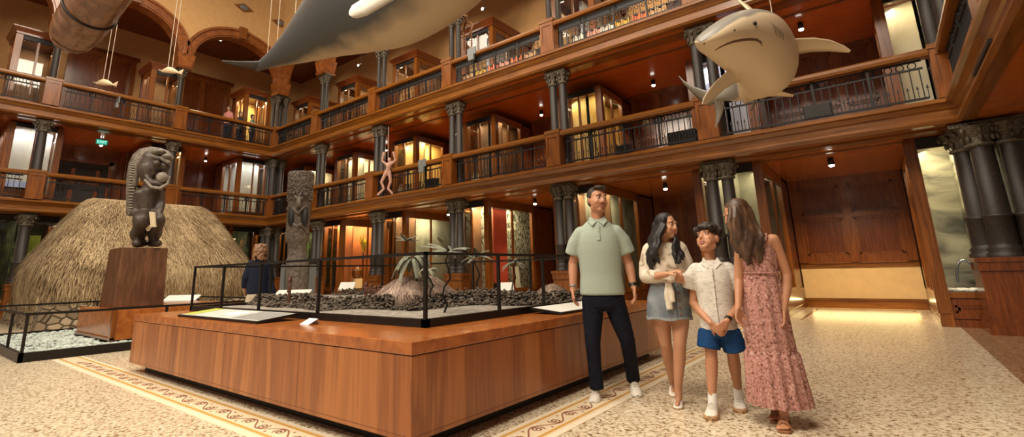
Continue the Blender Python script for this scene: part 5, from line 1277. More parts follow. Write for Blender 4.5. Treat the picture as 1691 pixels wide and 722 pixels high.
def head(body, t, c, rot, s, hairmat, smile=True, nose=1.0, brow=True, jaw=1.0, cheek=0.0):
    """adds the head to the body mesh; face details become children"""
    def P(x, y, z): return c + rot @ V((x, y, z)) * s
    body.ell(P(0, 0.015, 0.040), (0.074 * s, 0.092 * s, 0.086 * s), rot)
    body.ell(P(0, -0.022, -0.022), (0.062 * s * jaw, 0.070 * s, 0.082 * s), rot)
    body.ell(P(0, -0.058, -0.086), (0.030 * s * jaw, 0.026 * s, 0.024 * s), rot)
    body.cap(P(-0.042 * jaw, -0.005, -0.070), 0.022 * s, P(0, -0.050, -0.088), 0.024 * s, 8).cap(P(0.042 * jaw, -0.005, -0.070), 0.022 * s, P(0, -0.050, -0.088), 0.024 * s, 8)
    body.cap(P(0, -0.086, 0.022), 0.009 * s, P(0, -0.104, -0.018), 0.013 * s * nose, 8)
    for k in (-1, 1):
        if cheek: body.ell(P(k * 0.036, -0.050, -0.044), (0.030 * s, 0.030 * s, 0.034 * s), rot)
        body.ell(P(k * 0.012, -0.094, -0.022), 0.0095 * s * nose, None, 8, 6)
        body.ell(P(k * 0.040, -0.066, -0.022), (0.022 * s, 0.018 * s, 0.020 * s), rot)
        body.ell(P(k * 0.032, -0.076, 0.040), (0.026 * s, 0.014 * s, 0.010 * s), rot)
        body.ell(P(k * 0.076, 0.012, 0.0), (0.010 * s, 0.022 * s, 0.032 * s), rot, 10, 7)
        MB().ell(P(k * 0.031, -0.0775, 0.019), (0.0140 * s, 0.0092 * s, 0.0066 * s), rot, 10, 7).build('eye', M['eye_white'], t)
        MB().ell(P(k * 0.031 , -0.0845, 0.019), (0.0065 * s, 0.004 * s, 0.0065 * s), rot, 8, 6).build('iris', M['iris'], t)
        MB().tube([P(k * 0.014, -0.091, 0.040), P(k * 0.032, -0.091, 0.045), P(k * 0.048, -0.070, 0.039)], [0.0028 * s, 0.0032 * s, 0.0014 * s], 6).build('eyebrow', hairmat, t)
    up_ = 0.008 if smile else 0.0
    MB().tube([P(-0.027, -0.077, -0.050 + up_), P(-0.012, -0.0885, -0.051), P(0, -0.0915, -0.050), P(0.012, -0.0885, -0.051), P(0.027, -0.077, -0.050 + up_)], [0.002 * s, 0.0045 * s, 0.0045 * s, 0.0045 * s, 0.002 * s], 6).build('upper_lip', M['lip'], t)
    MB().tube([P(-0.025, -0.077, -0.052 + up_), P(-0.012, -0.086, -0.064), P(0, -0.089, -0.067), P(0.012, -0.086, -0.064), P(0.025, -0.077, -0.052 + up_)], [0.002 * s, 0.005 * s, 0.006 * s, 0.005 * s, 0.002 * s], 6).build('lower_lip', M['lip'], t)
    if smile:
        MB().ell(P(0, -0.080, -0.057), (0.019 * s, 0.008 * s, 0.006 * s), rot, 10, 6).build('teeth', M['teeth'], t)
    return P
def rotz(yaw, pitch=0, roll=0): return Matrix.Rotation(R(yaw), 3, 'Z') @ Matrix.Rotation(R(pitch), 3, 'X') @ Matrix.Rotation(R(roll), 3, 'Y')
def shoe(t, heel, toe, s, up, sole, lace=True, high=0.085, name='shoe', thick=0.02):
    """shoe from heel to toe on the ground"""
    heel, toe = V(heel), V(toe); d = (toe - heel); L = d.length; d.normalize(); w = V((-d.y, d.x, 0)).normalized(); u = w.cross(d) * -1
    if u.z < 0: u = -u
    rows = []; so_ = []
    for f, hw, h in ((0.0, 0.018, high * 0.8), (0.06, 0.032, high), (0.25, 0.036, high), (0.42, 0.038, high * 0.85), (0.60, 0.043, high * 0.6), (0.80, 0.044, high * 0.46), (0.94, 0.032, high * 0.38), (1.0, 0.012, high * 0.26)):
        c = heel + d * L * f; hw *= s; h *= s
        rows.append([c + w * hw * math.cos(a) + u * (thick * 0.6 * s + (h - thick * 0.6 * s) * max(0.0, math.sin(a)) ** 0.8) for a in [math.pi * k / 10 for k in range(11)]])
        so_.append([c + w * hw * 1.08 * k + u * z for k, z in ((-1, 0.001), (1, 0.001), (1, thick * s), (-1, thick * s))])
    r_ = MB().loft(rows, True, True, False); r_.build(name, up, t)
    sh_ = [o for o in t.children][-1]
    MB().loft(so_).build('sole', sole, sh_)
    if lace:
        lb = MB()
        for f in (0.36, 0.44, 0.52, 0.60):
            c = heel + d * L * f + u * (high * (1.02 - 0.85 * (f - 0.3))) * s
            lb.tube([c - w * 0.022 * s - u * 0.006 * s, c, c + w * 0.022 * s - u * 0.006 * s], 0.003 * s, 5)
        lb.build('laces', up, sh_)
def limb(mb, pts, n=14): return mb.chain(pts, n)
def sleeve(mb, pts, n=16):
    mb.tube([p for p, r in pts], [r for p, r in pts], n); return mb
def place(t, loc, rz): t.location = loc; t.rotation_euler = (0, 0, R(rz))
def mass(mb, r0, r1, t0, t1, n, rad, wav, freq=8.0, ph=0.0, bow=(0, 0, 0), k=9):
    """a sheet of wavy locks from the line r0-r1 down to the line t0-t1"""
    r0, r1, t0, t1, bow = V(r0), V(r1), V(t0), V(t1), V(bow)
    for i in range(n):
        f = i / max(1, n - 1); a = r0.lerp(r1, f) + V((random.uniform(-1, 1), random.uniform(-1, 1), 0)) * 0.008
        b_ = t0.lerp(t1, f) + V((random.uniform(-1, 1) * 0.012, random.uniform(-1, 1) * 0.012, random.uniform(-0.045, 0.03)))
        pts = []; q0 = ph + random.uniform(-0.5, 0.5)
        for j in range(k):
            g_ = j / (k - 1); p = a.lerp(b_, g_) + bow * math.sin(math.pi * g_)
            p += V((math.sin(freq * g_ + q0), 0.6 * math.cos(freq * g_ + q0 * 1.3), 0)) * wav * min(1, g_ * 1.6)
            pts.append((p, rad * (1.0 - 0.15 * g_ - 0.55 * max(0, g_ - 0.75) * 4 * 0.8)))
        mb.chain([(p, max(0.004, r_)) for p, r_ in pts], 7)
# ---- man in the polo shirt
t = thing('person', 'tall man in pale sage polo shirt, dark jeans and white sneakers, smiling to one side', 'person')
SK = skin('warm_tan_skin', (0.50, 0.235, 0.135))
hm = plain('short_dark_brown_hair', (0.030, 0.018, 0.012), 0.6, 0, 0.4, 60)
b = MB()
b.fr([((-0.045, 0, 0.86), 0.15, 0.10), ((-0.045, 0, 1.1), 0.155, 0.10), ((-0.045, 0, 1.35), 0.18, 0.11), ((-0.045, 0.01, 1.48), 0.16, 0.085), ((-0.043, 0.01, 1.54), 0.075, 0.06)])
b.chain([(V((-0.043, 0.012, 1.50)), 0.062), (V((-0.036, 0.0, 1.66)), 0.058)])
HM = head(b, t, V((-0.030, -0.02, 1.732)), rotz(30, 0, 3), 1.06, hm, True, 1.1, True, 1.22)
for s, sh_, el, wr, hd, nn in ((-1, (-0.205, 0.015, 1.42), (-0.298, 0.05, 1.155), (-0.308, -0.03, 0.915), (-0.302, -0.06, 0.80), (1, 0, 0)), (1, (0.115, 0.015, 1.425), (0.212, 0.05, 1.14), (0.232, -0.03, 0.935), (0.240, -0.06, 0.82), (-1, 0, 0))):
    limb(b, [(V(sh_), 0.050), (V(sh_).lerp(V(el), 0.5), 0.050), (V(el), 0.043), (V(el).lerp(V(wr), 0.3), 0.043), (V(wr), 0.028)])
    hand(b, V(wr), V(hd) - V(wr), V(nn) + V((0, -0.2, 0)), s * -1, 1.0, 0.38)
b.build('body', SK, t, vox=0.0065, smooth=3)
h = MB(); h.ell(HM(0, 0.028, 0.056), (0.080 * 1.06, 0.091 * 1.06, 0.075 * 1.06), rotz(30, 0, 3)).ell(HM(0, -0.045, 0.112), (0.060, 0.047, 0.024), rotz(34, 6)).ell(HM(0, 0.07, 0.0), (0.070, 0.037, 0.065), rotz(34)).cap(HM(0.075, 0.0, 0.035), 0.012, HM(0.076, 0.0, 0.005), 0.008, 8).cap(HM(-0.075, 0.0, 0.035), 0.012, HM(-0.076, 0.0, 0.005), 0.008, 8)
for k in range(40):
    a = random.uniform(-1, 1); q = HM(0.058 * a, random.uniform(-0.07, 0.06), 0.115 - 0.02 * a * a); h.cap(q, 0.009, q + rotz(34) @ V((random.uniform(-0.01, 0.02), -0.02, 0.012)), 0.005, 6)
h.build('hair', hm, t, vox=0.007, smooth=2)
st_ = plain('dark_stubble', (0.22, 0.10, 0.06), 0.6)
MB().tube([HM(-0.03, -0.083, -0.036), HM(0, -0.0945, -0.037), HM(0.03, -0.083, -0.036)], [0.003, 0.0045, 0.003], 6).build('moustache', st_, t)
po = plain('sage_grey_polo_knit', (0.36, 0.425, 0.36), 0.85, 0, 0.07, 90, 0.05)
g = MB(); g.fr([((-0.047, 0, 0.868), 0.200, 0.135), ((-0.047, 0, 0.88), 0.203, 0.137), ((-0.047, 0, 1.05), 0.188, 0.128), ((-0.046, 0, 1.18), 0.194, 0.132), ((-0.045, 0, 1.28), 0.200, 0.135), ((-0.045, 0.002, 1.35), 0.201, 0.133), ((-0.045, 0.006, 1.41), 0.194, 0.126), ((-0.045, 0.010, 1.465), 0.170, 0.110), ((-0.045, 0.012, 1.52), 0.125, 0.088), ((-0.044, 0.012, 1.555), 0.080, 0.076)], 28)
for s, a, m_, e in ((-1, (-0.200, 0.015, 1.425), (-0.258, 0.03, 1.34), (-0.292, 0.045, 1.235)), (1, (0.110, 0.015, 1.428), (0.168, 0.03, 1.345), (0.204, 0.045, 1.235))):
    g.ell(V(a), 0.076); sleeve(g, [(V(a), 0.076), (V(m_), 0.078), (V(e), 0.080)])
g.build('polo_shirt', po, t, vox=0.0085, smooth=10)
cl = MB()
cl.tube([V((-0.043 + 0.073 * math.sin(a), 0.012 - 0.072 * math.cos(a), 1.565 - 0.028 * math.cos(a) ** 3)) for a in [R(18 + 324 * k / 24) for k in range(25)]], [0.014] * 25, 8)
for s in (-1, 1):
    q = [(s * 0.006, -0.074, 1.538), (s * 0.066, -0.036, 1.585), (s * 0.088, -0.060, 1.538), (s * 0.050, -0.108, 1.492)]
    q = [(-0.043 + x, y, z) for x, y, z in q]; cl.add(q + [(x, y + 0.012, z - 0.006) for x, y, z in q], [(0, 1, 2, 3), (7, 6, 5, 4), (0, 4, 5, 1), (1, 5, 6, 2), (2, 6, 7, 3), (3, 7, 4, 0)])
cl.build('collar', po, t)
pkt = MB().add([(-0.058, -0.106, 1.50), (-0.030, -0.106, 1.50), (-0.030, -0.138, 1.36), (-0.058, -0.138, 1.36), (-0.058, -0.100, 1.50), (-0.030, -0.100, 1.50), (-0.030, -0.120, 1.36), (-0.058, -0.120, 1.36)], [(3, 2, 1, 0), (4, 5, 6, 7), (0, 1, 5, 4), (1, 2, 6, 5), (2, 3, 7, 6), (3, 0, 4, 7)]).build('placket', po, t)
for z, y in ((1.475, -0.113), (1.44, -0.121), (1.40, -0.130)): MB().ell((-0.044, y, z), (0.005, 0.003, 0.005), None, 8, 5).build('button', M['eye_white'], pkt)
je = plain('dark_navy_jeans', (0.008, 0.009, 0.017), 0.8, 0, 0.35, 40)
g = MB(); g.fr([((-0.046, 0, 0.90), 0.172, 0.115), ((-0.046, 0, 0.84), 0.185, 0.125), ((-0.046, 0.005, 0.77), 0.175, 0.125), ((-0.046, 0.005, 0.73), 0.12, 0.1)])
sleeve(g, [(V((-0.135, 0, 0.84)), 0.100), (V((-0.145, -0.01, 0.68)), 0.092), (V((-0.160, -0.045, 0.46)), 0.068), (V((-0.158, -0.04, 0.28)), 0.060), (V((-0.150, -0.06, 0.075)), 0.062)])
sleeve(g, [(V((0.045, 0, 0.84)), 0.100), (V((0.085, 0.01, 0.68)), 0.092), (V((0.142, 0.02, 0.47)), 0.068), (V((0.160, 0.12, 0.28)), 0.060), (V((0.172, 0.215, 0.105)), 0.062)])
g.build('jeans', je, t, vox=0.009, smooth=4)
shoe(t, (-0.150, 0.03, 0), (-0.185, -0.235, 0), 1.05, M['shoe_white'], M['sole_white'])
shoe(t, (0.170, 0.26, 0.045), (0.190, 0.02, 0.0), 1.05, M['shoe_white'], M['sole_white'])
w_ = MB().tube([V((0.228, -0.015, 0.965)), V((0.231, -0.027, 0.94))], 0.034, 14).build('watch', M['black'], t)
MB().tube([V((-0.306, -0.018, 0.955)), V((-0.307, -0.025, 0.940))], 0.033, 14).build('bracelet', M['gray'], t)
place(t, (-2.037, 4.254, 0), 25.6)
# ---- woman with black hair
t = thing('person', 'woman with long wavy black hair, cream blouse and denim skirt, turned towards the boy', 'person')
SK = skin('light_tan_skin', (0.54, 0.27, 0.155))
hm = plain('long_black_hair', (0.010, 0.008, 0.009), 0.55, 0, 0.4, 60)
HR = rotz(50, 2, 4)
b = MB()
b.fr([((0.02, 0, 0.80), 0.15, 0.12), ((0.02, 0, 0.98), 0.115, 0.09), ((0.02, 0, 1.15), 0.125, 0.10), ((0.022, 0.005, 1.26), 0.135, 0.08), ((0.028, 0.005, 1.32), 0.05, 0.05)])
b.chain([(V((0.028, 0.005, 1.29)), 0.046), (V((0.045, -0.005, 1.40)), 0.043)])
HW = head(b, t, V((0.062, -0.02, 1.448)), HR, 0.93, hm, True, 0.9, True, 1.0, 0.6)
limb(b, [(V((-0.115, 0.01, 1.265)), 0.045), (V((-0.150, -0.02, 1.03)), 0.036), (V((-0.07, -0.13, 1.028)), 0.033), (V((0.02, -0.215, 1.045)), 0.023)])
hand(b, V((0.02, -0.215, 1.045)), V((0.8, -0.25, 0.28)), V((0.1, 0.2, -1)), -1, 0.9, 0.22, 0.10)
limb(b, [(V((0.155, 0.01, 1.27)), 0.045), (V((0.195, 0.03, 1.04)), 0.036), (V((0.16, -0.11, 0.98)), 0.033), (V((0.10, -0.20, 1.00)), 0.023)])
hand(b, V((0.10, -0.20, 1.00)), V((0.25, -0.6, 0.35)), V((-0.6, 0, -0.5)), 1, 0.9, 0.45)
limb(b, [(V((-0.07, 0.01, 0.80)), 0.088), (V((-0.055, 0.03, 0.62)), 0.072), (V((-0.042, 0.04, 0.47)), 0.050), (V((-0.035, 0.14, 0.34)), 0.050), (V((-0.020, 0.34, 0.115)), 0.029), (V((-0.018, 0.37, 0.075)), 0.030)])
limb(b, [(V((0.10, 0.0, 0.80)), 0.088), (V((0.085, -0.03, 0.62)), 0.072), (V((0.070, -0.05, 0.48)), 0.050), (V((0.055, -0.02, 0.36)), 0.051), (V((0.020, 0.0, 0.12)), 0.030), (V((0.018, 0.0, 0.055)), 0.030)])
b.cap((0.018, 0.01, 0.035), 0.024, (0.0, -0.13, 0.025), 0.018, 8); b.cap((-0.018, 0.40, 0.08), 0.022, (-0.02, 0.27, 0.03), 0.018, 8)
b.build('body', SK, t, vox=0.0065, smooth=3)
h = MB(); h.ell(HW(0, 0.030, 0.052), (0.080, 0.090, 0.080), HR).ell(HW(0, 0.06, -0.02), (0.075, 0.06, 0.09), HR).cap(HW(-0.066, -0.02, 0.06), 0.026, HW(-0.07, 0.0, -0.06), 0.024, 8).cap(HW(0.062, -0.01, 0.07), 0.026, HW(0.07, 0.02, -0.04), 0.024, 8)
mass(h, HW(-0.075, -0.02, 0.03), HW(-0.02, 0.10, 0.03), (-0.075, -0.135, 1.10), (-0.135, 0.0, 1.12), 16, 0.020, 0.016, 13, 0.0, (-0.03, -0.02, 0))
mass(h, HW(-0.078, -0.03, 0.0), HW(-0.06, 0.06, -0.02), (-0.045, -0.130, 1.15), (-0.115, -0.08, 1.14), 12, 0.020, 0.016, 13, 1.2, (-0.025, -0.03, 0))
mass(h, HW(0.055, 0.0, 0.03), HW(0.07, 0.07, 0.0), (0.095, -0.120, 1.16), (0.165, -0.075, 1.17), 12, 0.018, 0.014, 13, 2.0, (0.02, -0.03, 0))
mass(h, HW(-0.05, 0.095, 0.02), HW(0.05, 0.095, 0.02), (-0.10, 0.08, 1.13), (0.10, 0.08, 1.13), 10, 0.026, 0.012, 12, 0.5)
h.build('hair', hm, t, vox=0.0075, smooth=1)
bl = mural('cream_blouse_with_faint_print', [(0.34, (0.38, 0.29, 0.20)), (0.42, (0.66, 0.58, 0.46)), (0.8, (0.74, 0.67, 0.55))], 14, 3, 0.4, rough=0.85)
g = MB(); g.fr([((0.025, 0, 0.965), 0.140, 0.112), ((0.025, 0, 1.0), 0.150, 0.122), ((0.022, -0.005, 1.12), 0.150, 0.124), ((0.022, 0.0, 1.21), 0.148, 0.108), ((0.024, 0.005, 1.275), 0.135, 0.085), ((0.027, 0.005, 1.315), 0.075, 0.062)], 24)
g.ell((-0.10, 0.01, 1.262), 0.058).ell((0.145, 0.01, 1.266), 0.058)
sleeve(g, [(V((-0.10, 0.01, 1.262)), 0.062), (V((-0.140, 0.0, 1.13)), 0.062), (V((-0.150, -0.02, 1.03)), 0.060)]); sleeve(g, [(V((-0.150, -0.02, 1.025)), 0.060), (V((-0.09, -0.105, 1.028)), 0.056), (V((-0.055, -0.145, 1.032)), 0.040)]); g.ell((-0.150, -0.02, 1.025), 0.058)
sleeve(g, [(V((0.145, 0.01, 1.266)), 0.062), (V((0.185, 0.02, 1.14)), 0.062), (V((0.195, 0.03, 1.04)), 0.058)]); sleeve(g, [(V((0.195, 0.03, 1.04)), 0.058), (V((0.165, -0.09, 0.985)), 0.050), (V((0.15, -0.13, 0.985)), 0.038)]); g.ell((0.195, 0.03, 1.04), 0.056)
bo = g.build('blouse', bl, t, vox=0.0085, smooth=4)
k_ = MB(); k_.ell((0.03, -0.125, 0.985), (0.035, 0.03, 0.03)); sleeve(k_, [(V((0.02, -0.135, 0.985)), 0.016), (V((0.005, -0.158, 0.88)), 0.024), (V((0.02, -0.165, 0.76)), 0.03)], 8); sleeve(k_, [(V((0.035, -0.135, 0.985)), 0.014), (V((0.048, -0.160, 0.90)), 0.022), (V((0.045, -0.165, 0.82)), 0.026)], 8)
k_.build('waist_tie', bl, bo, vox=0.008, smooth=2)
de = mural('washed_denim', [(0.3, (0.11, 0.135, 0.16)), (0.55, (0.19, 0.22, 0.25)), (0.75, (0.34, 0.36, 0.37))], 7, 5, 0.3, rough=0.85)
g = MB(); rows = []
for z, hw, hd, cxx in ((0.985, 0.135, 0.112, 0.022), (0.94, 0.150, 0.122, 0.022), (0.86, 0.172, 0.138, 0.018), (0.76, 0.180, 0.145, 0.010), (0.685, 0.182, 0.148, 0.008)):
    rows.append([(cxx + hw * math.cos(a), hd * math.sin(a), z + (0.008 * math.sin(5 * a) if z < 0.7 else 0)) for a in [2 * math.pi * k / 32 for k in range(32)]])
g.loft(rows); sk_ = g.build('denim_skirt', de, t)
MB().loft([[(0.008 + 0.186 * math.cos(a), 0.152 * math.sin(a), z + 0.008 * math.sin(5 * a)) for a in [2 * math.pi * k / 32 for k in range(32)]] for z in (0.695, 0.675)]).build('hem', plain('pale_denim_hem', (0.30, 0.32, 0.33), 0.9, 0, 0.2, 40), sk_)
MB().box(0.070, 0.074, -0.146, -0.11, 0.69, 0.97).build('front_seam', plain('dark_denim_seam', (0.08, 0.10, 0.13), 0.9), sk_)
for z in (0.95, 0.89, 0.83, 0.77, 0.72): MB().ell((0.10, -0.108 - 0.11 * (0.985 - z), z), (0.009, 0.006, 0.009), None, 8, 5).build('button', M['trim_x'], sk_)
shoe(t, (0.020, 0.055, 0), (0.0, -0.165, 0), 0.88, M['shoe_white'], M['sole'], False, 0.055, 'flat_shoe', 0.012)
shoe(t, (-0.018, 0.42, 0.05), (-0.022, 0.22, 0.0), 0.88, M['shoe_white'], M['sole'], False, 0.055, 'flat_shoe', 0.012)
place(t, (-1.53, 4.328, 0), 19.5)
# ---- boy
t = thing('person', 'boy in white short-sleeved shirt, blue shorts and white sneakers looking up', 'person')
SK = skin('boys_tan_skin', (0.52, 0.245, 0.135))
hm = plain('wavy_dark_brown_hair', (0.026, 0.016, 0.011), 0.55, 0, 0.5, 60)
HR = rotz(-34, -22, -8)
b = MB()
b.fr([((0.05, 0, 0.60), 0.115, 0.085), ((0.05, 0, 0.78), 0.105, 0.08), ((0.05, 0, 1.0), 0.125, 0.085), ((0.05, 0.005, 1.10), 0.115, 0.065), ((0.048, 0.005, 1.145), 0.05, 0.045)])
b.chain([(V((0.048, 0.005, 1.12)), 0.042), (V((0.048, 0.01, 1.24)), 0.040)])
HB = head(b, t, V((0.050, -0.005, 1.312)), HR, 0.98, hm, True, 0.8, True, 1.2, 1.0)
limb(b, [(V((-0.068, 0.01, 1.07)), 0.038), (V((-0.118, 0.035, 0.81)), 0.032), (V((-0.06, -0.06, 0.735)), 0.031), (V((-0.005, -0.135, 0.672)), 0.021)])
hand(b, V((-0.005, -0.135, 0.672)), V((0.55, -0.10, -0.6)), V((0.3, 1, 0.2)), -1, 0.82, 0.35)
limb(b, [(V((0.168, 0.01, 1.07)), 0.038), (V((0.212, 0.04, 0.81)), 0.032), (V((0.165, -0.055, 0.745)), 0.031), (V((0.112, -0.14, 0.690)), 0.021)])
hand(b, V((0.112, -0.14, 0.690)), V((-0.62, -0.12, -0.6)), V((-0.2, 1, 0.2)), 1, 0.82, 0.35)
limb(b, [(V((-0.02, 0, 0.60)), 0.070), (V((-0.025, -0.02, 0.44)), 0.044), (V((-0.035, -0.02, 0.33)), 0.047), (V((-0.055, -0.06, 0.12)), 0.028), (V((-0.057, -0.065, 0.06)), 0.028)])
limb(b, [(V((0.115, 0, 0.60)), 0.070), (V((0.128, 0.03, 0.44)), 0.044), (V((0.132, 0.10, 0.33)), 0.047), (V((0.138, 0.20, 0.12)), 0.028), (V((0.138, 0.205, 0.06)), 0.028)])
b.build('body', SK, t, vox=0.006, smooth=3)
h = MB(); h.ell(HB(0, 0.028, 0.060), (0.088, 0.098, 0.076), HR).ell(HB(0, 0.065, 0.01), (0.074, 0.046, 0.070), HR)
for k in range(130):
    a = random.uniform(0, 6.28); rr = random.uniform(0.0, 0.098); q = HB(rr * math.cos(a) * 0.95, 0.012 + rr * math.sin(a), 0.132 - rr * rr * 8.5)
    o_ = HR @ V((math.cos(a), math.sin(a) - 0.4, 0.25)) * random.uniform(0.015, 0.030)
    h.chain([(q, 0.017), (q + o_, 0.014), (q + o_ * 1.4 + V((0, 0, -0.012)), 0.007)], 6)
for k in range(11): h.chain([(HB(-0.066 + 0.0132 * k, -0.060 + 0.0016 * (k - 5) ** 2, 0.115), 0.018), (HB(-0.070 + 0.014 * k, -0.088 + 0.0018 * (k - 5) ** 2, 0.088 + 0.008 * (k % 3)), 0.013), (HB(-0.066 + 0.0145 * k, -0.094 + 0.0018 * (k - 5) ** 2, 0.066 + 0.008 * (k % 2)), 0.006)], 6)
h.build('hair', hm, t, vox=0.007, smooth=1)
sh_m = mural('white_dotted_shirt_cotton', [(0.34, (0.50, 0.475, 0.43)), (0.48, (0.68, 0.64, 0.57)), (0.8, (0.72, 0.68, 0.60))], 34, 3, 0.2, (1, 1, 2.4), 0.85)
g = MB(); g.fr([((0.050, 0, 0.612), 0.136, 0.112), ((0.050, 0, 0.64), 0.137, 0.113), ((0.050, 0, 0.80), 0.130, 0.105), ((0.050, 0, 0.98), 0.146, 0.106), ((0.050, 0.004, 1.07), 0.142, 0.090), ((0.050, 0.005, 1.115), 0.110, 0.070), ((0.049, 0.005, 1.150), 0.055, 0.053)], 26)
for a, m_, e in (((-0.065, 0.01, 1.080), (-0.105, 0.015, 1.02), (-0.132, 0.025, 0.925)), ((0.165, 0.01, 1.080), (0.200, 0.015, 1.02), (0.222, 0.025, 0.925))):
    g.ell(V(a), 0.054); sleeve(g, [(V(a), 0.056), (V(m_), 0.063), (V(e), 0.064)])
so_ = g.build('shirt', sh_m, t, vox=0.008, smooth=4)
cl = MB(); 
for s in (-1, 1):
    cl.add([(0.049 + s * 0.010, -0.058, 1.118), (0.049 + s * 0.052, -0.030, 1.172), (0.049 + s * 0.075, -0.055, 1.125), (0.049 + s * 0.030, -0.088, 1.082), (0.049 + s * 0.010, -0.050, 1.114), (0.049 + s * 0.052, -0.022, 1.166), (0.049 + s * 0.072, -0.045, 1.118), (0.049 + s * 0.030, -0.078, 1.078)], [(0, 1, 2, 3), (7, 6, 5, 4), (0, 4, 5, 1), (1, 5, 6, 2), (2, 6, 7, 3), (3, 7, 4, 0)])
cl.tube([V((0.049 + 0.050 * math.sin(a), 0.006 - 0.050 * math.cos(a), 1.160)) for a in [R(70 + 220 * k / 16) for k in range(17)]], 0.012, 6)
cl.build('collar', sh_m, so_)
MB().tube([V((0.049, -0.088, 1.08)), V((0.049, -0.108, 1.0)), V((0.049, -0.108, 0.8)), V((0.049, -0.114, 0.62))], 0.007, 6).build('placket', sh_m, so_)
for z in (1.04, 0.95, 0.86, 0.77, 0.68): MB().ell((0.049, -0.116, z), (0.006, 0.003, 0.006), None, 8, 5).build('button', M['eye_white'], so_)
bs_ = plain('royal_blue_shorts', (0.012, 0.055, 0.17), 0.8, 0, 0.15, 30)
g = MB(); g.fr([((0.050, 0, 0.66), 0.128, 0.105), ((0.050, 0, 0.60), 0.140, 0.112), ((0.05, 0, 0.56), 0.12, 0.10)])
sleeve(g, [(V((-0.020, 0, 0.60)), 0.084), (V((-0.032, -0.012, 0.53)), 0.086), (V((-0.042, -0.02, 0.468)), 0.088)]); sleeve(g, [(V((0.118, 0, 0.60)), 0.084), (V((0.135, 0.015, 0.53)), 0.086), (V((0.150, 0.03, 0.458)), 0.090)])
g.build('shorts', bs_, t, vox=0.008, smooth=3)
for s_pts, nm in ((((-0.050, -0.05, 0.150), (-0.057, -0.064, 0.06)), 'a'), (((0.137, 0.19, 0.150), (0.138, 0.205, 0.06)), 'b')):
    MB().tube([V(p) for p in s_pts], [0.034, 0.036], 12).build('sock', M['white'], t)
shoe(t, (-0.052, -0.015, 0), (-0.085, -0.255, 0), 1.08, M['shoe_white'], M['sole'], True, 0.088, 'sneaker', 0.030)
shoe(t, (0.140, 0.255, 0.0), (0.128, 0.02, 0), 1.08, M['shoe_white'], M['sole'], True, 0.088, 'sneaker', 0.030)
MB().tube([V((0.128, -0.116, 0.712)), V((0.118, -0.131, 0.698))], 0.026, 12).build('watch', M['black'], t)
place(t, (-1.172, 4.272, 0), 15.3)
# ---- woman in the long dress
t = thing('person', 'woman with long brown hair in a dusty pink floral maxi dress leaning to the boy', 'person')
SK = skin('sun_tanned_skin', (0.52, 0.245, 0.13))
hm = mural('long_brown_hair_with_light_tips', [(0.35, (0.035, 0.018, 0.010)), (0.55, (0.085, 0.042, 0.022)), (0.75, (0.26, 0.14, 0.07))], 5, 4, 0.5, (3, 3, 0.8), 0.45)
HR = rotz(-68, 22, 0)
b = MB()
b.fr([((0.0, 0, 0.85), 0.13, 0.11), ((0.0, 0, 1.03), 0.105, 0.09), ((0.0, 0, 1.17), 0.108, 0.09), ((0.005, 0.0, 1.27), 0.110, 0.075), ((-0.01, 0.0, 1.32), 0.05, 0.045)])
b.chain([(V((0.0, 0.005, 1.29)), 0.045), (V((-0.060, -0.01, 1.40)), 0.042)])
HD = head(b, t, V((-0.105, -0.035, 1.475)), HR, 0.93, hm, True, 0.9, True, 0.93)
limb(b, [(V((0.108, 0.01, 1.280)), 0.048), (V((0.140, 0.02, 1.16)), 0.040), (V((0.166, 0.03, 1.03)), 0.034), (V((0.150, 0.0, 0.93)), 0.034), (V((0.108, -0.06, 0.775)), 0.022)])
hand(b, V((0.108, -0.06, 0.775)), V((-0.16, -0.12, -1)), V((-1, -0.3, 0)), 1, 0.9, 0.30)
limb(b, [(V((-0.105, -0.02, 1.255)), 0.045), (V((-0.150, -0.02, 1.00)), 0.034), (V((-0.175, -0.11, 0.80)), 0.022)])
hand(b, V((-0.175, -0.11, 0.80)), V((-0.1, -0.2, -1)), V((0.6, -0.4, 0)), -1, 0.9, 0.30)
limb(b, [(V((0.045, -0.02, 0.60)), 0.07), (V((0.035, -0.04, 0.42)), 0.048), (V((0.022, -0.03, 0.13)), 0.030), (V((0.02, -0.025, 0.06)), 0.030)])
limb(b, [(V((-0.04, 0.05, 0.60)), 0.07), (V((-0.03, 0.12, 0.42)), 0.048), (V((-0.02, 0.19, 0.13)), 0.030), (V((-0.02, 0.195, 0.06)), 0.030)])
for x, y in ((0.018, -0.02), (-0.022, 0.20)):
    b.cap((x, y + 0.02, 0.045), 0.026, (x - 0.012, y - 0.10, 0.030), 0.020, 8)
    for k in range(5): b.cap((x - 0.012 + (k - 2) * 0.014, y - 0.10, 0.030), 0.011, (x - 0.016 + (k - 2) * 0.0155, y - 0.150 + 0.006 * abs(k - 1), 0.026), 0.009 if k else 0.012, 6)
b.build('body', SK, t, vox=0.0065, smooth=3)
h = MB(); h.ell(HD(0, 0.030, 0.055), (0.080, 0.090, 0.078), HR).ell(HD(0, 0.07, -0.01), (0.07, 0.05, 0.09), HR)
mass(h, HD(0.072, -0.050, 0.075), HD(0.082, 0.03, 0.06), (-0.155, -0.125, 1.25), (-0.075, -0.130, 1.16), 14, 0.019, 0.014, 11, 0.4, (-0.012, -0.045, 0))
mass(h, HD(0.08, 0.02, 0.04), HD(0.02, 0.10, 0.02), (-0.085, -0.130, 1.14), (0.045, -0.105, 1.15), 18, 0.021, 0.014, 11, 1.4, (0.01, -0.03, 0))
mass(h, HD(0.02, 0.10, 0.04), HD(-0.06, 0.085, 0.02), (0.035, -0.08, 1.18), (-0.01, 0.09, 1.18), 10, 0.022, 0.012, 11, 2.4)
h.build('hair', hm, t, vox=0.0075, smooth=1)
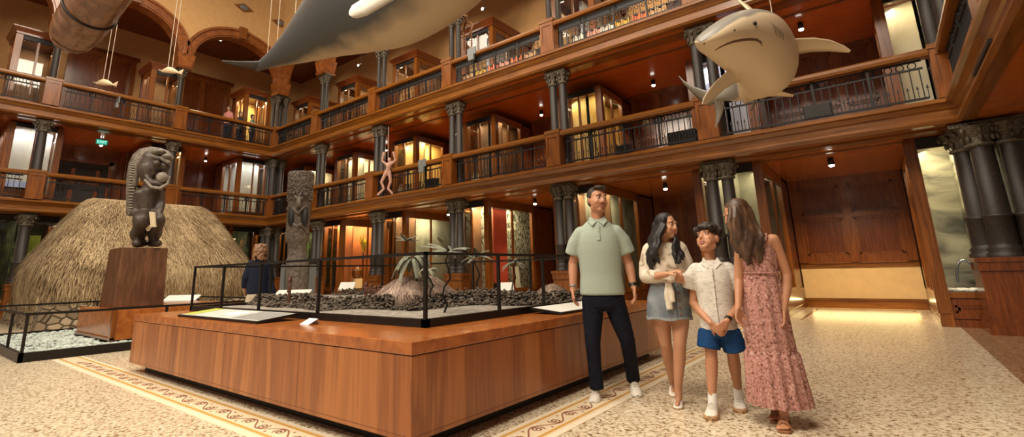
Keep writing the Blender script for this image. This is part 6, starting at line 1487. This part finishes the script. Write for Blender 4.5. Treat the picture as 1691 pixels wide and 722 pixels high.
dr = mural('dusty_pink_floral_cotton', [(0.36, (0.16, 0.06, 0.045)), (0.45, (0.40, 0.19, 0.155)), (0.60, (0.48, 0.245, 0.205)), (0.68, (0.60, 0.42, 0.36))], 62, 4, 0.4, rough=0.9)
def skirt(rows, nf, amp, n=72):
    rr_ = []
    for z, cxx, cy, hw, hd, k in rows:
        rr_.append([(cxx + (hw + amp * k * math.sin(nf * a + 0.6 * math.sin(3 * a))) * math.cos(a), cy + (hd + amp * k * math.sin(nf * a + 0.6 * math.sin(3 * a))) * math.sin(a), z) for a in [2 * math.pi * q / n for q in range(n)]])
    return MB().loft(rr_)
dro = skirt([(1.262, -0.003, 0.0, 0.098, 0.088, 0), (1.20, -0.003, 0.0, 0.122, 0.108, 0.2), (1.13, -0.002, 0.0, 0.122, 0.108, 0.2), (1.04, -0.002, 0.0, 0.116, 0.100, 0.1), (1.00, -0.003, 0, 0.122, 0.108, 0.5), (0.80, -0.012, 0.01, 0.146, 0.135, 1.0), (0.62, -0.008, 0.03, 0.152, 0.155, 1.0), (0.49, -0.004, 0.045, 0.158, 0.165, 1.0)], 13, 0.008).build('dress', dr, t)
skirt([(0.50, -0.004, 0.045, 0.156, 0.163, 0.6), (0.47, -0.004, 0.045, 0.172, 0.178, 1.2), (0.30, 0.0, 0.055, 0.185, 0.195, 1.4), (0.135, 0.004, 0.065, 0.202, 0.215, 1.7)], 17, 0.010, 90).build('hem_tier', dr, dro)
MB().tube([V((0.004 + 0.124 * math.cos(a), 0.11 * math.sin(a), 1.045)) for a in [2 * math.pi * k / 30 for k in range(31)]], 0.006, 6, False).build('waistband', dr, dro)
for s in (-1, 1): MB().tube([V((s * 0.055, -0.085, 1.25)), V((s * 0.072, -0.045, 1.315)), V((s * 0.070, 0.02, 1.33)), V((s * 0.055, 0.082, 1.255))], 0.007, 6).build('strap', dr, dro)
sd = plain('tan_sandal_leather', (0.26, 0.11, 0.045), 0.6)
for x, y in ((0.016, -0.02), (-0.024, 0.20)):
    rows = [[(x - 0.006 + w_ * math.cos(a), y + dy, 0.001 + (0.016 if math.sin(a) > 0 else 0)) for a in (0.3, 2.84, 3.44, 5.98)] for dy, w_ in ((0.062, 0.022), (0.04, 0.034), (-0.05, 0.036), (-0.11, 0.044), (-0.15, 0.040), (-0.168, 0.022))]
    s_ = MB().loft(rows).build('sandal', sd, t)
    MB().tube([V((x - 0.050, y - 0.10, 0.012)), V((x - 0.02, y - 0.095, 0.055)), V((x + 0.01, y - 0.095, 0.055)), V((x + 0.038, y - 0.10, 0.012))], [0.012, 0.014, 0.014, 0.012], 8).tube([V((x - 0.032, y + 0.02, 0.02)), V((x - 0.026, y - 0.02, 0.075)), V((x + 0.028, y - 0.02, 0.075)), V((x + 0.032, y + 0.02, 0.02))], 0.008, 8).build('strap', sd, s_)
place(t, (-0.751, 4.16, 0), 10.2)
# ---- visitor seen from behind
t = thing('person', 'woman with curly light brown hair in navy cardigan and pale shorts seen from behind', 'person')
SK = skin('fair_skin', (0.55, 0.30, 0.19)); hm = mural('curly_light_brown_hair', [(0.35, (0.10, 0.045, 0.02)), (0.7, (0.34, 0.18, 0.085))], 30, 3, 0.5, rough=0.6)
b = MB()
b.fr([((0, 0, 0.72), 0.14, 0.11), ((0, 0, 0.95), 0.12, 0.09), ((0, 0, 1.2), 0.14, 0.09), ((0, 0, 1.36), 0.12, 0.07), ((0, 0, 1.42), 0.05, 0.05)]).chain([(V((0, 0, 1.38)), 0.05), (V((0, 0, 1.5)), 0.045)])
HV = head(b, t, V((0, 0.0, 1.55)), rotz(176), 0.95, hm)
for s in (-1, 1):
    limb(b, [(V((s * 0.15, 0, 1.33)), 0.05), (V((s * 0.20, 0.0, 1.08)), 0.04), (V((s * 0.20, 0.10, 0.88)), 0.03)]); hand(b, V((s * 0.20, 0.10, 0.88)), V((0, 0.4, -1)), V((-s, 0, 0)), s, 0.9, 0.4)
    limb(b, [(V((s * 0.08, 0, 0.75)), 0.085), (V((s * 0.085, 0.0, 0.46)), 0.05), (V((s * 0.09, 0.02, 0.30)), 0.052), (V((s * 0.09, 0.02, 0.07)), 0.03)])
    shoe(t, (s * 0.09, -0.04, 0), (s * 0.095, 0.20, 0), 1.0, M['shoe_white'], M['sole_white'])
b.build('body', SK, t, vox=0.011, smooth=3)
h = MB(); h.ell(HV(0, 0.02, 0.05), (0.09, 0.095, 0.085), rotz(176))
for k in range(190):
    a = random.uniform(0, 6.28); z = random.uniform(-0.16, 0.10); rr = 0.105 - 0.03 * max(0, z) * 8
    if math.sin(a) > 0.55 and z < 0.06: continue
    h.ell(V((rr * math.cos(a), rr * math.sin(a) - 0.01, 1.55 + z)), (0.021, 0.021, 0.028), None, 8, 6)
h.build('hair', hm, t, vox=0.011, smooth=1)
nv = plain('navy_cardigan_knit', (0.012, 0.016, 0.032), 0.9, 0, 0.3, 40)
g = MB(); g.fr([((0, 0, 0.82), 0.175, 0.135), ((0, 0, 1.0), 0.165, 0.13), ((0, 0, 1.25), 0.165, 0.12), ((0, 0, 1.36), 0.15, 0.09), ((0, 0, 1.42), 0.07, 0.065)])
for s in (-1, 1):
    g.ell((s * 0.135, 0, 1.33), 0.062); sleeve(g, [(V((s * 0.135, 0, 1.33)), 0.066), (V((s * 0.195, 0, 1.10)), 0.066), (V((s * 0.205, 0.06, 0.93)), 0.055)])
g.chain([(V((0.20, -0.02, 1.0)), 0.05), (V((0.235, -0.03, 0.85)), 0.065), (V((0.235, -0.03, 0.76)), 0.05)])
g.build('cardigan', nv, t, vox=0.012, smooth=3)
g = MB(); g.fr([((0, 0, 0.88), 0.15, 0.12), ((0, 0, 0.78), 0.165, 0.13), ((0, 0, 0.70), 0.14, 0.12)])
for s in (-1, 1): sleeve(g, [(V((s * 0.08, 0, 0.78)), 0.092), (V((s * 0.088, 0, 0.64)), 0.096)])
g.build('shorts', plain('pale_khaki_shorts', (0.50, 0.43, 0.33), 0.9, 0, 0.1), t, vox=0.012, smooth=2)
place(t, (-8.55, 4.25, 0), 63)
# ---- three visitors on the top gallery
def visitor(label, u, v, top, topcol, haircol, skn=(0.45, 0.22, 0.13), h=1.62, yaw=0):
    q = at(u, v, 1) - CAM; p = CAM + q * ((XC - 0.35) / q.x)
    t = thing('person', label, 'person'); s = h / 1.62
    b = MB(); b.fr([((0, 0, 0.75), 0.14, 0.10), ((0, 0, 0.98), 0.12, 0.09), ((0, 0, 1.22), 0.14, 0.09), ((0, 0, 1.34), 0.12, 0.07), ((0, 0, 1.39), 0.05, 0.05)]).chain([(V((0, 0, 1.36)), 0.05), (V((0, 0, 1.47)), 0.045)])
    hm = plain(top + '_visitor_hair', haircol, 0.6); HH = head(b, t, V((0, 0, 1.52)), rotz(0), 0.92, hm)
    for k in (-1, 1):
        limb(b, [(V((k * 0.15, 0, 1.31)), 0.045), (V((k * 0.20, 0.0, 1.06)), 0.037), (V((k * 0.16, -0.14, 0.94)), 0.026)]); hand(b, V((k * 0.16, -0.14, 0.94)), V((-k * 0.3, -1, 0)), V((0, 0, -1)), -k, 0.9, 0.4)
        limb(b, [(V((k * 0.08, 0, 0.78)), 0.085), (V((k * 0.085, 0.0, 0.46)), 0.055), (V((k * 0.09, 0.01, 0.07)), 0.035)])
        shoe(t, (k * 0.09, 0.06, 0), (k * 0.095, -0.18, 0), 1.0, M['dark'], M['dark'], False)
    b.build('body', skin(top + '_visitor_skin', skn), t, vox=0.014, smooth=3)
    hh = MB().ell(HH(0, 0.03, 0.055), (0.083, 0.092, 0.082)); hh.ell(HH(0, 0.06, -0.02), (0.07, 0.05, 0.08)); hh.build('hair', hm, t, vox=0.014, smooth=1)
    g = MB().fr([((0, 0, 0.85), 0.155, 0.115), ((0, 0, 1.05), 0.15, 0.115), ((0, 0, 1.24), 0.155, 0.108), ((0, 0, 1.33), 0.14, 0.085), ((0, 0, 1.39), 0.065, 0.06)])
    for k in (-1, 1): g.ell((k * 0.13, 0, 1.30), 0.058); sleeve(g, [(V((k * 0.13, 0, 1.30)), 0.062), (V((k * 0.18, 0, 1.12)), 0.060)])
    g.build('top', plain(top + '_top', topcol, 0.9), t, vox=0.014, smooth=2)
    g = MB().fr([((0, 0, 0.90), 0.135, 0.105), ((0, 0, 0.78), 0.155, 0.118), ((0, 0, 0.7), 0.13, 0.11)])
    for k in (-1, 1): sleeve(g, [(V((k * 0.08, 0, 0.78)), 0.092), (V((k * 0.085, 0, 0.45)), 0.068), (V((k * 0.09, 0, 0.08)), 0.06)])
    g.build('trousers', plain(top + '_visitor_trousers', (0.03, 0.03, 0.045), 0.9), t, vox=0.014, smooth=2)
    t.scale = (s, s, s); place(t, (p.x, p.y, F2 + 0.0), 90 + yaw)
visitor('visitor in pink top with dark hair behind the top gallery rail of the far side', 376, 205, 'pink', (0.50, 0.20, 0.17), (0.012, 0.009, 0.008), h=1.70, yaw=-60)
visitor('visitor in dark top and cap-like hair between the pink and green visitors', 396, 209, 'dark', (0.05, 0.04, 0.045), (0.05, 0.03, 0.02), h=1.58, yaw=30)
visitor('visitor in grey-green top behind the top gallery rail nearest the corner shafts', 416, 211, 'grey_green', (0.16, 0.22, 0.19), (0.012, 0.009, 0.008), h=1.56, yaw=50)
